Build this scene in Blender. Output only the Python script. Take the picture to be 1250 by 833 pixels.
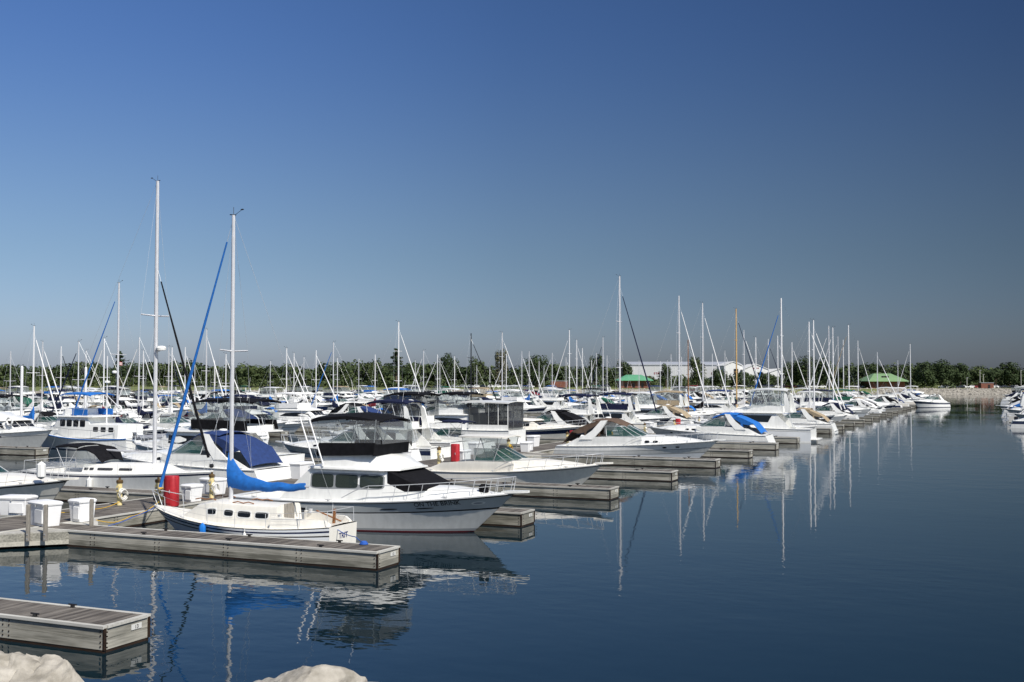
import bpy, bmesh, math, random
from mathutils import Vector, Matrix
R = math.radians
random.seed(11)
for o in list(bpy.data.objects): bpy.data.objects.remove(o)
S = bpy.context.scene
COL = S.collection

# ------------------------------------------------------------------ camera, sky, sun, exposure
FOC = 1357.0; CAMH = 6.25
YAW = math.atan2(599, 1357); SN, CS = math.sin(YAW), math.cos(YAW)
cam = bpy.data.cameras.new('camera'); camo = bpy.data.objects.new('camera', cam); COL.objects.link(camo)
cam.sensor_width = 36; cam.lens = 36 * FOC / 1250; cam.clip_start = 0.1; cam.clip_end = 9000
camo.location = (0, 0, CAMH); camo.rotation_euler = (R(90) + math.atan(49.5 / FOC), 0, YAW)
S.camera = camo
SUN_AZ = math.atan2(0.87, -0.50)      # clockwise from +Y
SUN_EL = R(48)
W = bpy.data.worlds.new('World'); S.world = W; W.use_nodes = True
nt = W.node_tree; nt.nodes.clear()
sky = nt.nodes.new('ShaderNodeTexSky'); sky.sky_type = 'NISHITA'; sky.sun_disc = False
sky.sun_elevation = SUN_EL; sky.sun_rotation = SUN_AZ
sky.altitude = 0; sky.air_density = 1.0; sky.dust_density = 1.0; sky.ozone_density = 6.0
bg = nt.nodes.new('ShaderNodeBackground'); bg.inputs['Strength'].default_value = 0.09
wo = nt.nodes.new('ShaderNodeOutputWorld')
# the clear sky deepens away from the bright side (by compass direction) and towards the zenith
_tc = nt.nodes.new('ShaderNodeTexCoord'); _sp = nt.nodes.new('ShaderNodeSeparateXYZ'); nt.links.new(_tc.outputs['Generated'], _sp.inputs[0])
_ra = nt.nodes.new('ShaderNodeValToRGB'); _e = _ra.color_ramp.elements; _ra.color_ramp.interpolation = 'EASE'
_e[0].position = 0.0; _e[0].color = (1.0, 1.0, 1.25, 1); _e[1].position = .33; _e[1].color = (.68, .83, 1.10, 1)
_k = _ra.color_ramp.elements.new(.12); _k.color = (.905, .91, .975, 1)
nt.links.new(_sp.outputs[2], _ra.inputs[0])
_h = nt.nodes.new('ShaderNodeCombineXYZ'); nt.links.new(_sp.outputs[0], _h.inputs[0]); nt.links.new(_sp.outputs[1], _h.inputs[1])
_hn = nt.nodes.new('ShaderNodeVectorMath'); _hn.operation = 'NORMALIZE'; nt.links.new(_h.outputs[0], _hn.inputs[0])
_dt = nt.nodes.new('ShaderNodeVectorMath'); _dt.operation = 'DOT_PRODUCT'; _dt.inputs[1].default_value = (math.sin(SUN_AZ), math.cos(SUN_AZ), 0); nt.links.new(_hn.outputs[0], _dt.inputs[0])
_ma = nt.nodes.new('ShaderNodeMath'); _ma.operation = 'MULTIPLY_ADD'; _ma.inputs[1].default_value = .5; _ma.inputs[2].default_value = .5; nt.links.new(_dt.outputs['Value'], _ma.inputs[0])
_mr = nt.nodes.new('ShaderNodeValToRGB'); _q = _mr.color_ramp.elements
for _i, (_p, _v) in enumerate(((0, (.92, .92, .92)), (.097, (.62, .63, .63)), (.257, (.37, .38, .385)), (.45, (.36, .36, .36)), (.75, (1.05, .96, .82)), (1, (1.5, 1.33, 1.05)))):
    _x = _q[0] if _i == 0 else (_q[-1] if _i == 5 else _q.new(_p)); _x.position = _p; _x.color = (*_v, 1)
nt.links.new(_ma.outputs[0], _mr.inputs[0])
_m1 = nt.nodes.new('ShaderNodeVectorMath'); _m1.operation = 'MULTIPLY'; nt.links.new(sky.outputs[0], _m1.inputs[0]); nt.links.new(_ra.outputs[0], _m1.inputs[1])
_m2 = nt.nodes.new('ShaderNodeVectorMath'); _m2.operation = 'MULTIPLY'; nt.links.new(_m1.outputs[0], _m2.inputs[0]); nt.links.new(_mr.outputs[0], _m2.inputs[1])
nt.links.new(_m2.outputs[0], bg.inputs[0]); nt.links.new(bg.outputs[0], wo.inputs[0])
sl = bpy.data.lights.new('sun', 'SUN'); sl.energy = 4.8; sl.angle = R(0.5); sl.color = (1, .945, .85)
so = bpy.data.objects.new('sun', sl); COL.objects.link(so)
sd = Vector((math.sin(SUN_AZ) * math.cos(SUN_EL), math.cos(SUN_AZ) * math.cos(SUN_EL), math.sin(SUN_EL)))
so.rotation_euler = sd.to_track_quat('Z', 'Y').to_euler()
S.view_settings.view_transform = 'Standard'; S.view_settings.look = 'None'
S.view_settings.exposure = 0.2; S.view_settings.gamma = 1.0; S.view_settings.use_curve_mapping = False

# ------------------------------------------------------------------ pixel <-> marina maths (used only to measure positions)
def uv(x, v):
    q = (x - 625) / FOC; return v * (q * CS - SN) / (CS + q * SN)
def vu(x, u):
    q = (x - 625) / FOC; return u * (CS + q * SN) / (q * CS - SN)
def dep(u, v): return -SN * u + CS * v
def zat(y, u, v): return CAMH - dep(u, v) * (y - 466) / FOC
def ground(x, y, z=0):
    d = FOC * (CAMH - z) / (y - 466); r = (x - 625) / FOC * d
    return (CS * r - SN * d, SN * r + CS * d)
def rd(r, d): return (CS * r - SN * d, SN * r + CS * d)
def xd(x, d): return rd((x - 625) / FOC * d, d)
def pxx(u, v): return 625 + FOC * (CS * u + SN * v) / max(dep(u, v), .1)

# ------------------------------------------------------------------ materials
M = {}
def mat(name, col, rough=.5, metal=0, var=.0, scale=3.0, bump=0, stretch=(1, 1, 1), col2=None, coat=0, detail=4, spec=None):
    m = bpy.data.materials.new(name); m.use_nodes = True; n = m.node_tree; p = n.nodes['Principled BSDF']
    p.inputs['Roughness'].default_value = rough; p.inputs['Metallic'].default_value = metal
    p.inputs['Base Color'].default_value = (*col, 1)
    if coat: p.inputs['Coat Weight'].default_value = coat; p.inputs['Coat Roughness'].default_value = .08
    if spec is not None: p.inputs['Specular IOR Level'].default_value = spec
    if var or bump or col2:
        tc = n.nodes.new('ShaderNodeTexCoord'); mp = n.nodes.new('ShaderNodeMapping'); mp.inputs['Scale'].default_value = stretch
        nz = n.nodes.new('ShaderNodeTexNoise'); nz.inputs['Scale'].default_value = scale; nz.inputs['Detail'].default_value = detail
        n.links.new(tc.outputs['Object'], mp.inputs[0]); n.links.new(mp.outputs[0], nz.inputs['Vector'])
        if var or col2:
            cr = n.nodes.new('ShaderNodeValToRGB'); cr.color_ramp.elements[0].position = .32; cr.color_ramp.elements[1].position = .68
            c2 = col2 or tuple(min(1, c * (1 + var)) for c in col); c1 = col if col2 else tuple(c * (1 - var) for c in col)
            cr.color_ramp.elements[0].color = (*c1, 1); cr.color_ramp.elements[1].color = (*c2, 1)
            n.links.new(nz.outputs['Fac'], cr.inputs[0]); n.links.new(cr.outputs[0], p.inputs['Base Color'])
        if bump:
            bp = n.nodes.new('ShaderNodeBump'); bp.inputs['Strength'].default_value = bump; bp.inputs['Distance'].default_value = .02
            n.links.new(nz.outputs['Fac'], bp.inputs['Height']); n.links.new(bp.outputs[0], p.inputs['Normal'])
    M[name] = m; return m
mat('gel', (.79, .79, .765), .3, var=.065, scale=2.2, coat=.25, stretch=(2.2, 2.2, .4), detail=7)
mat('gel_cool', (.74, .76, .78), .28, var=.05, scale=1.3, coat=.3)
mat('cream', (.78, .75, .68), .36, var=.06, scale=2.2, coat=.15, stretch=(2.2, 2.2, .4), detail=7)
mat('deckwhite', (.80, .79, .75), .5, var=.05, scale=2.5)
mat('flare_shade_grey', (.40, .42, .42), .3, var=.06, scale=1.5, coat=.3)  # shading under the big cruiser's bow flare, put into the band colour
mat('palegrey', (.60, .605, .59), .3, var=.07, scale=2.2, coat=.25, stretch=(2.2, 2.2, .4), detail=7)
mat('navy', (.012, .02, .06), .25, var=.2, scale=2, coat=.3)
mat('maroon', (.10, .008, .012), .3, coat=.3)
mat('forest', (.01, .07, .05), .3, coat=.2)
mat('bottom', (.03, .03, .035), .7, var=.3, scale=5)
mat('black_trim', (.012, .012, .014), .5)
mat('grey_trim', (.28, .29, .30), .4)
mat('chrome', (.58, .59, .60), .35, .35)
mat('alu', (.66, .66, .68), .4, .3, var=.06, scale=4)
mat('mast_white', (.76, .76, .77), .4, .1)
mat('mast_tan', (.52, .34, .14), .5, var=.1, scale=3)
mat('mast_brown', (.22, .10, .04), .5, var=.15)
mat('mast_black', (.012, .012, .014), .4)
mat('cloth_blue', (.008, .13, .46), .8, var=.15, scale=6, bump=.25)
mat('cloth_navy', (.010, .014, .042), .9, var=.25, scale=6, bump=.25, spec=.2)
mat('cloth_royal', (.012, .034, .13), .85, var=.2, scale=5, bump=.25)
mat('cloth_black', (.008, .008, .010), .9, var=.3, scale=5, bump=.25, spec=.12)
mat('cloth_tan', (.33, .26, .17), .85, var=.12, scale=5, bump=.2)
mat('cloth_brown', (.10, .065, .045), .85, var=.2, scale=5, bump=.2)
mat('cloth_green', (.006, .09, .055), .85, var=.2, scale=5, bump=.2)
mat('cloth_white', (.74, .74, .74), .8, var=.06, scale=6, bump=.2)
mat('cloth_maroon', (.16, .01, .02), .85, var=.2, scale=5, bump=.2)
mat('teak', (.26, .11, .04), .5, var=.3, scale=6, stretch=(1, 6, 6))
mat('rope_yellow', (.70, .42, .03), .8)
mat('rope_blue', (.02, .10, .42), .8)
mat('rope_white', (.70, .69, .64), .85)
mat('rope_dark', (.02, .02, .025), .85)
mat('curtain', (.16, .18, .13), .9, var=.25, scale=9, stretch=(6, 1, .3))
mat('rubber_grey', (.20, .21, .24), .6, var=.1)
mat('fender_blue', (.01, .16, .55), .4)
mat('fender_white', (.75, .75, .73), .4)
mat('red_paint', (.42, .022, .03), .5, var=.15, scale=4)
mat('post_cream', (.72, .60, .30), .5, var=.12, scale=8)
mat('post_brown', (.10, .06, .02), .6)
mat('box_white', (.80, .80, .80), .4, var=.03)
mat('outboard_black', (.02, .02, .022), .3)
mat('wheel_rubber', (.015, .015, .015), .8)
mat('tender_orange', (.55, .10, .02), .5)
mat('sign_white', (.60, .60, .57), .5)
mat('ink', (.015, .03, .16), .5)
mat('inkblack', (.015, .015, .018), .5)
mat('brick', (.17, .062, .04), .85, var=.2, scale=1.2)
mat('roof_green', (.11, .33, .18), .5, var=.08, scale=.8)
mat('roof_pale_green', (.19, .31, .15), .5, var=.08, scale=.8)
mat('wall_white', (.72, .72, .70), .6, var=.04, scale=.2)
mat('wall_grey', (.50, .51, .52), .6, var=.05, scale=.15)
mat('roof_grey', (.36, .38, .42), .5, var=.05, scale=.2)
mat('sign_red', (.25, .02, .03), .5)
mat('bark', (.09, .065, .045), .9, var=.3, scale=2)
mat('rock', (.27, .25, .215), .9, var=.35, scale=.5, detail=8)
mat('concrete', (.42, .41, .38), .8, var=.1, scale=1)
mat('asphalt', (.05, .05, .052), .9, var=.15, scale=.5)
mat('car_white', (.75, .75, .75), .3, coat=.5); mat('car_dark', (.02, .025, .04), .3, coat=.5)
mat('car_red', (.35, .02, .02), .3, coat=.5); mat('car_silver', (.4, .42, .44), .3, .3, coat=.5)

def glass(name, col, tr, rough=.03):
    m = bpy.data.materials.new(name); m.use_nodes = True; n = m.node_tree; p = n.nodes['Principled BSDF']
    p.inputs['Base Color'].default_value = (*col, 1); p.inputs['Roughness'].default_value = rough
    if tr > 0:
        t = n.nodes.new('ShaderNodeBsdfTransparent'); t.inputs[0].default_value = (.86, .9, .9, 1)
        mx = n.nodes.new('ShaderNodeMixShader'); mx.inputs[0].default_value = 1 - tr
        n.links.new(t.outputs[0], mx.inputs[1]); n.links.new(p.outputs[0], mx.inputs[2])
        n.links.new(mx.outputs[0], n.nodes['Material Output'].inputs[0])
    M[name] = m
glass('glass_dark', (.010, .012, .016), 0, .06)
glass('glass_green', (.02, .07, .06), .38)
glass('glass_pane', (.035, .045, .038), .12)
glass('vinyl', (.34, .35, .36), .74, .1)
glass('vinyl_dark', (.03, .03, .035), .3, .15)

def wood(name, c1, c2, axis, pitch, along=None):
    """weathered boards: every board has its own tone (by its number along the axis), grain along the other axis"""
    m = bpy.data.materials.new(name); m.use_nodes = True; n = m.node_tree; p = n.nodes['Principled BSDF']
    N = n.nodes.new; L = n.links.new
    tc = N('ShaderNodeTexCoord'); sp = N('ShaderNodeSeparateXYZ'); L(tc.outputs['Object'], sp.inputs[0])
    dv = N('ShaderNodeMath'); dv.operation = 'DIVIDE'; dv.inputs[1].default_value = pitch; L(sp.outputs[axis], dv.inputs[0])
    fl = N('ShaderNodeMath'); fl.operation = 'FLOOR'; L(dv.outputs[0], fl.inputs[0])
    oi = N('ShaderNodeObjectInfo'); ad = N('ShaderNodeMath'); ad.operation = 'ADD'; L(fl.outputs[0], ad.inputs[0]); L(oi.outputs['Random'], ad.inputs[1])
    wn = N('ShaderNodeTexWhiteNoise'); wn.noise_dimensions = '1D'; L(ad.outputs[0], wn.inputs['W'])
    mp = N('ShaderNodeMapping'); st = [18, 18, 18]
    st[along if along is not None else (1 if axis == 0 else 0)] = 1.2
    mp.inputs['Scale'].default_value = st; L(tc.outputs['Object'], mp.inputs[0])
    nz = N('ShaderNodeTexNoise'); nz.inputs['Scale'].default_value = 1; nz.inputs['Detail'].default_value = 5; L(mp.outputs[0], nz.inputs['Vector'])
    bl = N('ShaderNodeTexNoise'); bl.inputs['Scale'].default_value = .7; bl.inputs['Detail'].default_value = 3; L(tc.outputs['Object'], bl.inputs['Vector'])
    a = N('ShaderNodeMath'); a.operation = 'MULTIPLY_ADD'; a.inputs[1].default_value = .45; L(wn.outputs['Value'], a.inputs[0]); L(nz.outputs['Fac'], a.inputs[2])
    a2 = N('ShaderNodeMath'); a2.operation = 'MULTIPLY_ADD'; a2.inputs[1].default_value = .9; L(bl.outputs['Fac'], a2.inputs[0]); L(a.outputs[0], a2.inputs[2])
    cr = N('ShaderNodeValToRGB'); cr.color_ramp.elements[0].position = .62; cr.color_ramp.elements[1].position = 1.0
    dv2 = N('ShaderNodeMath'); dv2.operation = 'DIVIDE'; dv2.inputs[1].default_value = 1.45; L(a2.outputs[0], dv2.inputs[0])
    cr.color_ramp.elements[0].color = (*c1, 1); cr.color_ramp.elements[1].color = (*c2, 1)
    L(dv2.outputs[0], cr.inputs[0]); L(cr.outputs[0], p.inputs['Base Color']); p.inputs['Roughness'].default_value = .85
    bp = N('ShaderNodeBump'); bp.inputs['Strength'].default_value = .35; bp.inputs['Distance'].default_value = .01
    L(nz.outputs['Fac'], bp.inputs['Height']); L(bp.outputs[0], p.inputs['Normal'])
    M[name] = m
wood('plank_u', (.055, .047, .040), (.185, .165, .142), 0, .145)
wood('plank_v', (.075, .066, .058), (.23, .21, .19), 1, .145)
wood('fascia', (.135, .13, .105), (.40, .38, .325), 2, .27)
wood('fascia_end', (.17, .165, .14), (.44, .42, .36), 2, .27, 1)
wood('trim_board', (.32, .31, .28), (.52, .51, .47), 2, .5)
mat('wet_wood', (.030, .017, .010), .45, var=.35, scale=3, stretch=(1, 1, 4))
mat('post_wood', (.24, .22, .19), .85, var=.25, scale=6, stretch=(4, 4, 1))

def foliage(name, c1, c2):
    m = bpy.data.materials.new(name); m.use_nodes = True; n = m.node_tree; p = n.nodes['Principled BSDF']
    g = n.nodes.new('ShaderNodeNewGeometry'); cr = n.nodes.new('ShaderNodeValToRGB')
    cr.color_ramp.elements[0].color = (*c1, 1); cr.color_ramp.elements[1].color = (*c2, 1)
    n.links.new(g.outputs['Random Per Island'], cr.inputs[0]); n.links.new(cr.outputs[0], p.inputs['Base Color'])
    p.inputs['Roughness'].default_value = .8; p.inputs['Specular IOR Level'].default_value = .2
    M[name] = m
foliage('leaf_dark', (.020, .034, .013), (.048, .070, .026))
foliage('leaf_mid', (.032, .048, .018), (.070, .092, .034))
foliage('leaf_pale', (.08, .085, .05), (.14, .13, .08))
foliage('leaf_pine', (.016, .030, .015), (.038, .058, .028))

# ------------------------------------------------------------------ mesh builder
class MB:
    def __init__(s): s.v = []; s.f = []; s.m = []
    def add(s, vs, fs, m):
        o = len(s.v); s.v += [tuple(p) for p in vs]
        s.f += [tuple(i + o for i in f) for f in fs]
        s.m += (list(m) if isinstance(m, list) else [m] * len(fs))
    def loft(s, secs, m, cap=True, closed=False):
        """secs: equal-length point lists; m: one material or one per strip"""
        n = len(secs[0]); vs = [p for q in secs for p in q]; fs = []; ms = []
        k = n if closed else n - 1
        for i in range(len(secs) - 1):
            for j in range(k):
                a = i * n + j; b = i * n + (j + 1) % n
                fs.append((a, b, b + n, a + n)); ms.append(m[j] if isinstance(m, list) else m)
        if cap and n > 2:
            c = m[0] if isinstance(m, list) else m
            fs.append(tuple(range(n))[::-1]); ms.append(c)
            e = (len(secs) - 1) * n; fs.append(tuple(range(e, e + n))); ms.append(c)
        s.add(vs, fs, ms)
    def box(s, c, d, m, rz=0):
        x, y, z = d[0] / 2, d[1] / 2, d[2] / 2; cs, sn = math.cos(rz), math.sin(rz)
        vs = [(c[0] + a * x * cs - b * y * sn, c[1] + a * x * sn + b * y * cs, c[2] + e * z) for a, b, e in
              ((-1, -1, -1), (1, -1, -1), (1, 1, -1), (-1, 1, -1), (-1, -1, 1), (1, -1, 1), (1, 1, 1), (-1, 1, 1))]
        s.add(vs, [(0, 3, 2, 1), (4, 5, 6, 7), (0, 1, 5, 4), (1, 2, 6, 5), (2, 3, 7, 6), (3, 0, 4, 7)], m)
    def bevbox(s, c, d, m, bev=.03, taper=1.0):
        """box with chamfered vertical and top edges; taper shrinks the base"""
        x, y, z = d[0] / 2, d[1] / 2, d[2] / 2; secs = []
        for zz, k, ins in ((-z, taper, 0), (z - bev, 1, 0), (z, 1, bev)):
            X, Y = x * k - ins, y * k - ins; q = bev
            secs.append([(c[0] + a, c[1] + b, c[2] + zz) for a, b in ((-X + q, -Y), (X - q, -Y), (X, -Y + q), (X, Y - q), (X - q, Y), (-X + q, Y), (-X, Y - q), (-X, -Y + q))])
        s.loft(secs, m, True, True)
    def tube(s, pts, r, m, n=6, flat=1.0):
        pts = [Vector(p) for p in pts]; secs = []
        rs = r if isinstance(r, (list, tuple)) else [r] * len(pts)
        for i, p in enumerate(pts):
            t = (pts[min(i + 1, len(pts) - 1)] - pts[max(i - 1, 0)]).normalized()
            a = Vector((0, 0, 1)) if abs(t.z) < .9 else Vector((0, 1, 0))
            u = t.cross(a).normalized(); w = t.cross(u).normalized()
            secs.append([tuple(p + (u * math.cos(k * 2 * math.pi / n) * flat + w * math.sin(k * 2 * math.pi / n)) * rs[i]) for k in range(n)])
        s.loft(secs, m, True, True)
    def lathe(s, c, prof, m, n=10, ax=2):
        secs = []
        for r, h in prof:
            q = []
            for k in range(n):
                a = k * 2 * math.pi / n; p = [r * math.cos(a), r * math.sin(a), h]
                if ax == 0: p = [h, p[0], p[1]]
                if ax == 1: p = [p[0], h, p[1]]
                q.append((c[0] + p[0], c[1] + p[1], c[2] + p[2]))
            secs.append(q)
        s.loft(secs, m, True, True)
    def ell(s, c, r, m, n=10, k=6):
        s.lathe2 = None
        secs = []
        for i in range(k + 1):
            a = math.pi * (i / k - .5) * .98
            secs.append([(c[0] + r[0] * math.cos(a) * math.cos(j * 2 * math.pi / n), c[1] + r[1] * math.cos(a) * math.sin(j * 2 * math.pi / n), c[2] + r[2] * math.sin(a)) for j in range(n)])
        s.loft(secs, m, True, True)
    def prism(s, pts, vec, m):
        n = len(pts); v = Vector(vec); b = [tuple(Vector(p) + v) for p in pts]
        s.add(list(pts) + b, [tuple(range(n))[::-1], tuple(range(n, 2 * n))] + [(i, (i + 1) % n, (i + 1) % n + n, i + n) for i in range(n)], m)
    def torus(s, c, R0, r, m, ax=1, n=14):
        pts = []
        for k in range(n + 1):
            a = k * 2 * math.pi / n; p = [R0 * math.cos(a), R0 * math.sin(a)]
            q = [(0, p[0], p[1]), (p[0], 0, p[1]), (p[0], p[1], 0)][ax]
            pts.append((c[0] + q[0], c[1] + q[1], c[2] + q[2]))
        s.tube(pts, r, m, 6)
    def merge(s, o): s.add(o.v, o.f, list(o.m))
    def build(s, name, parent=None, sharp=32, recalc=True):
        me = bpy.data.meshes.new(name); me.from_pydata(s.v, [], s.f)
        names = []
        for q in s.m:
            if q not in names: names.append(q)
        for q in names: me.materials.append(M[q])
        ix = {q: i for i, q in enumerate(names)}
        me.polygons.foreach_set('material_index', [ix[q] for q in s.m])
        if recalc:
            bm = bmesh.new(); bm.from_mesh(me); bmesh.ops.recalc_face_normals(bm, faces=bm.faces); bm.to_mesh(me); bm.free()
        if sharp:
            me.shade_smooth(); me.set_sharp_from_angle(angle=R(sharp))
        me.update()
        o = bpy.data.objects.new(name, me); COL.objects.link(o)
        if parent: o.parent = parent
        return o
def tag(o, label=None, cat=None, group=None, kind=None):
    if label: o['label'] = label
    if cat: o['category'] = cat
    if group: o['group'] = group
    if kind: o['kind'] = kind
    return o
def empty(name, loc, rz=0, label=None, cat=None, group=None):
    o = bpy.data.objects.new(name, None); COL.objects.link(o); o.location = loc; o.rotation_euler = (0, 0, rz); o.empty_display_size = .2
    return tag(o, label, cat, group)
def copytree(o, parent=None):
    c = o.copy(); COL.objects.link(c); c.parent = parent
    for ch in list(o.children): copytree(ch, c)
    return c
def textmesh(txt, size, shear=0, ex=.004):
    cu = bpy.data.curves.new('t', 'FONT'); cu.body = txt; cu.size = size; cu.extrude = ex; cu.align_x = 'CENTER'; cu.shear = shear
    o = bpy.data.objects.new('t', cu); COL.objects.link(o)
    bpy.context.view_layer.update()
    me = bpy.data.meshes.new_from_object(o.evaluated_get(bpy.context.evaluated_depsgraph_get()))
    vs = [tuple(v.co) for v in me.vertices]; fs = [tuple(p.vertices) for p in me.polygons]
    bpy.data.objects.remove(o); bpy.data.meshes.remove(me); bpy.data.curves.remove(cu)
    return vs, fs
def puttext(mb, txt, size, pos, right, up, m, shear=0):
    vs, fs = textmesh(txt, size, shear); p = Vector(pos); r = Vector(right).normalized(); u = Vector(up).normalized(); n = r.cross(u)
    mb.add([tuple(p + r * a + u * b + n * c) for a, b, c in vs], fs, m)

# ------------------------------------------------------------------ boats: generic pieces (x forward, y to port, z up, waterline z = 0)
class Boat:
    """collects named part meshes; done() links them as parts of one thing, or as one mesh when far away"""
    def __init__(s, name, u, v, rot, label, cat, group=None, merged=False, lod=0):
        s.name, s.u, s.v, s.rot, s.label, s.cat, s.group, s.merged, s.lod = name, u, v, rot, label, cat, group, merged, lod
        s.parts = []
    def p(s, name, sub=None):
        mb = MB(); s.parts.append((name, mb, sub)); return mb
    def done(s):
        if s.merged:
            a = MB()
            for n, mb, sub in s.parts:
                if mb.f: a.merge(mb)
            o = a.build(s.name); o.location = (s.u, s.v, 0); o.rotation_euler = (0, 0, s.rot)
            return tag(o, s.label, s.cat, s.group)
        root = empty(s.name, (s.u, s.v, 0), s.rot, s.label, s.cat, s.group); made = {}
        for n, mb, sub in s.parts:
            if mb.f: made[id(mb)] = mb.build(n, made.get(id(sub)) if sub is not None else root)
        return root

class Hull:
    def __init__(s, b, L, B, fs, fm, fb, draft=.5, tr=.85, flare=.2, rake=1.0, n=2.3, sr=0, bands=((1, 'gel'),), boot='bottom', NS=None, name='hull', tm=None):
        s.L, s.B, s.fs, s.fm, s.fb, s.tr, s.flare, s.rake, s.n, s.sr, s.draft = L, B, fs, fm, fb, tr, flare, rake, n, sr, draft
        NS = NS or (22 if b.lod == 0 else 12); s.NS = NS
        s.ts = [1 - (1 - i / NS) ** 1.45 for i in range(NS + 1)]
        lv = [(-1, None), (-.45, boot), (0, boot)]; last = 0
        for f, m in bands:
            k = max(1, round((f - last) / (.2 if b.lod == 0 else .4)))
            for i in range(k): lv.append((last + (f - last) * (i + 1) / k, m))
            last = f
        mb = b.p(name); ms = [m for f, m in lv[1:]]
        for sg in (-1, 1):
            mb.loft([[(s.pt(t, f)[0], sg * s.pt(t, f)[1], s.pt(t, f)[2]) for f, m in lv] for t in s.ts], ms, cap=False)
        a = [s.pt(0, f) for f, m in lv]
        mb.loft([[(q[0], -q[1], q[2]) for q in a], [(q[0], q[1], q[2]) for q in a]], [tm] * len(ms) if tm else ms, cap=False)
        s.mb = mb
    def sheer(s, t):
        return s.fs * (1 - t) * (1 - 2 * t) + s.fm * 4 * t * (1 - t) + s.fb * t * (2 * t - 1)
    def P(s, t, n, tr):
        tm = .42
        if t < tm: return tr + (1 - tr) * math.sin(math.pi / 2 * t / tm)
        return max(0.004, (1 - ((t - tm) / (1 - tm)) ** n)) ** .85
    def pt(s, t, f):
        g = max(f, 0); top = s.P(t, s.n, s.tr); wl = s.P(t, s.n * .78, s.tr * .98) * (1 - s.flare * (.2 + 1.6 * max(0, t - .4)))
        y = s.B / 2 * (wl + (top - wl) * g ** (1 + .9 * t))
        if f < 0: y = s.B / 2 * wl * max(0, 1 + f) ** .6
        z = s.sheer(t) * f if f >= 0 else s.draft * f * (1 - .5 * t)
        x0 = -s.L / 2 + s.sr * (1 - g); x1 = s.L / 2 - s.rake * (1 - g) - (.5 * s.rake * -f if f < 0 else 0)
        return (x0 + t * (x1 - x0), y, z)
    def t(s, x): return min(1, max(0, (x + s.L / 2) / s.L))
    def z(s, x): return s.sheer(s.t(x))
    def y(s, x): return s.pt(s.t(x), 1)[1]

def deck(b, h, m='deckwhite', cock=None, camber=.06, inset=.02):
    mb = b.p('deck'); xs = [h.pt(t, 1)[0] for t in h.ts]
    if cock: xs = sorted(set(xs + [cock[0], cock[1]]))
    row = []
    for x in xs:
        y = max(h.y(x) - inset, .01); z = h.z(x) + .004; c = min((cock[2] if cock else .5) * h.B / 2, y * .86)
        row.append((x, y, z, c))
    for (x0, y0, z0, c0), (x1, y1, z1, c1) in zip(row, row[1:]):
        for sg in (-1, 1):
            mb.add([(x0, sg * y0, z0), (x1, sg * y1, z1), (x1, sg * c1, z1 + camber * .6), (x0, sg * c0, z0 + camber * .6)], [(0, 1, 2, 3)], m)
        if cock and cock[0] - 1e-6 <= x0 and x1 <= cock[1] + 1e-6:
            fl = cock[3]
            for sg in (-1, 1):
                mb.add([(x0, sg * c0, z0 + camber * .6), (x1, sg * c1, z1 + camber * .6), (x1, sg * c1, fl), (x0, sg * c0, fl)], [(0, 1, 2, 3)], m)
            mb.add([(x0, -c0, fl), (x1, -c1, fl), (x1, c1, fl), (x0, c0, fl)], [(0, 1, 2, 3)], m)
        else:
            mb.add([(x0, -c0, z0 + camber * .6), (x1, -c1, z1 + camber * .6), (x1, 0, z1 + camber), (x1, c1, z1 + camber * .6), (x0, c0, z0 + camber * .6), (x0, 0, z0 + camber)], [(0, 1, 2, 3, 4, 5)], m)
    if cock:
        for x in cock[:2]:
            y = max(h.y(x) - inset, .01); c = min(cock[2] * h.B / 2, y * .86); z = h.z(x) + camber * .6
            mb.add([(x, -c, cock[3]), (x, c, cock[3]), (x, c, z), (x, -c, z)], [(0, 1, 2, 3)], m)
    return mb

def edge_tube(b, h, r=.03, m='black_trim', name='rub_rail', f=1.0, t0=0, t1=1, drop=.03):
    mb = b.p(name); n = 18
    for sg in (-1, 1):
        pts = []
        for i in range(n + 1):
            t = t0 + (t1 - t0) * (1 - (1 - i / n) ** 1.4); q = h.pt(t, f); pts.append((q[0], sg * (q[1] + r * .4), q[2] - drop))
        mb.tube(pts, r, m, 5)
    return mb

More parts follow.
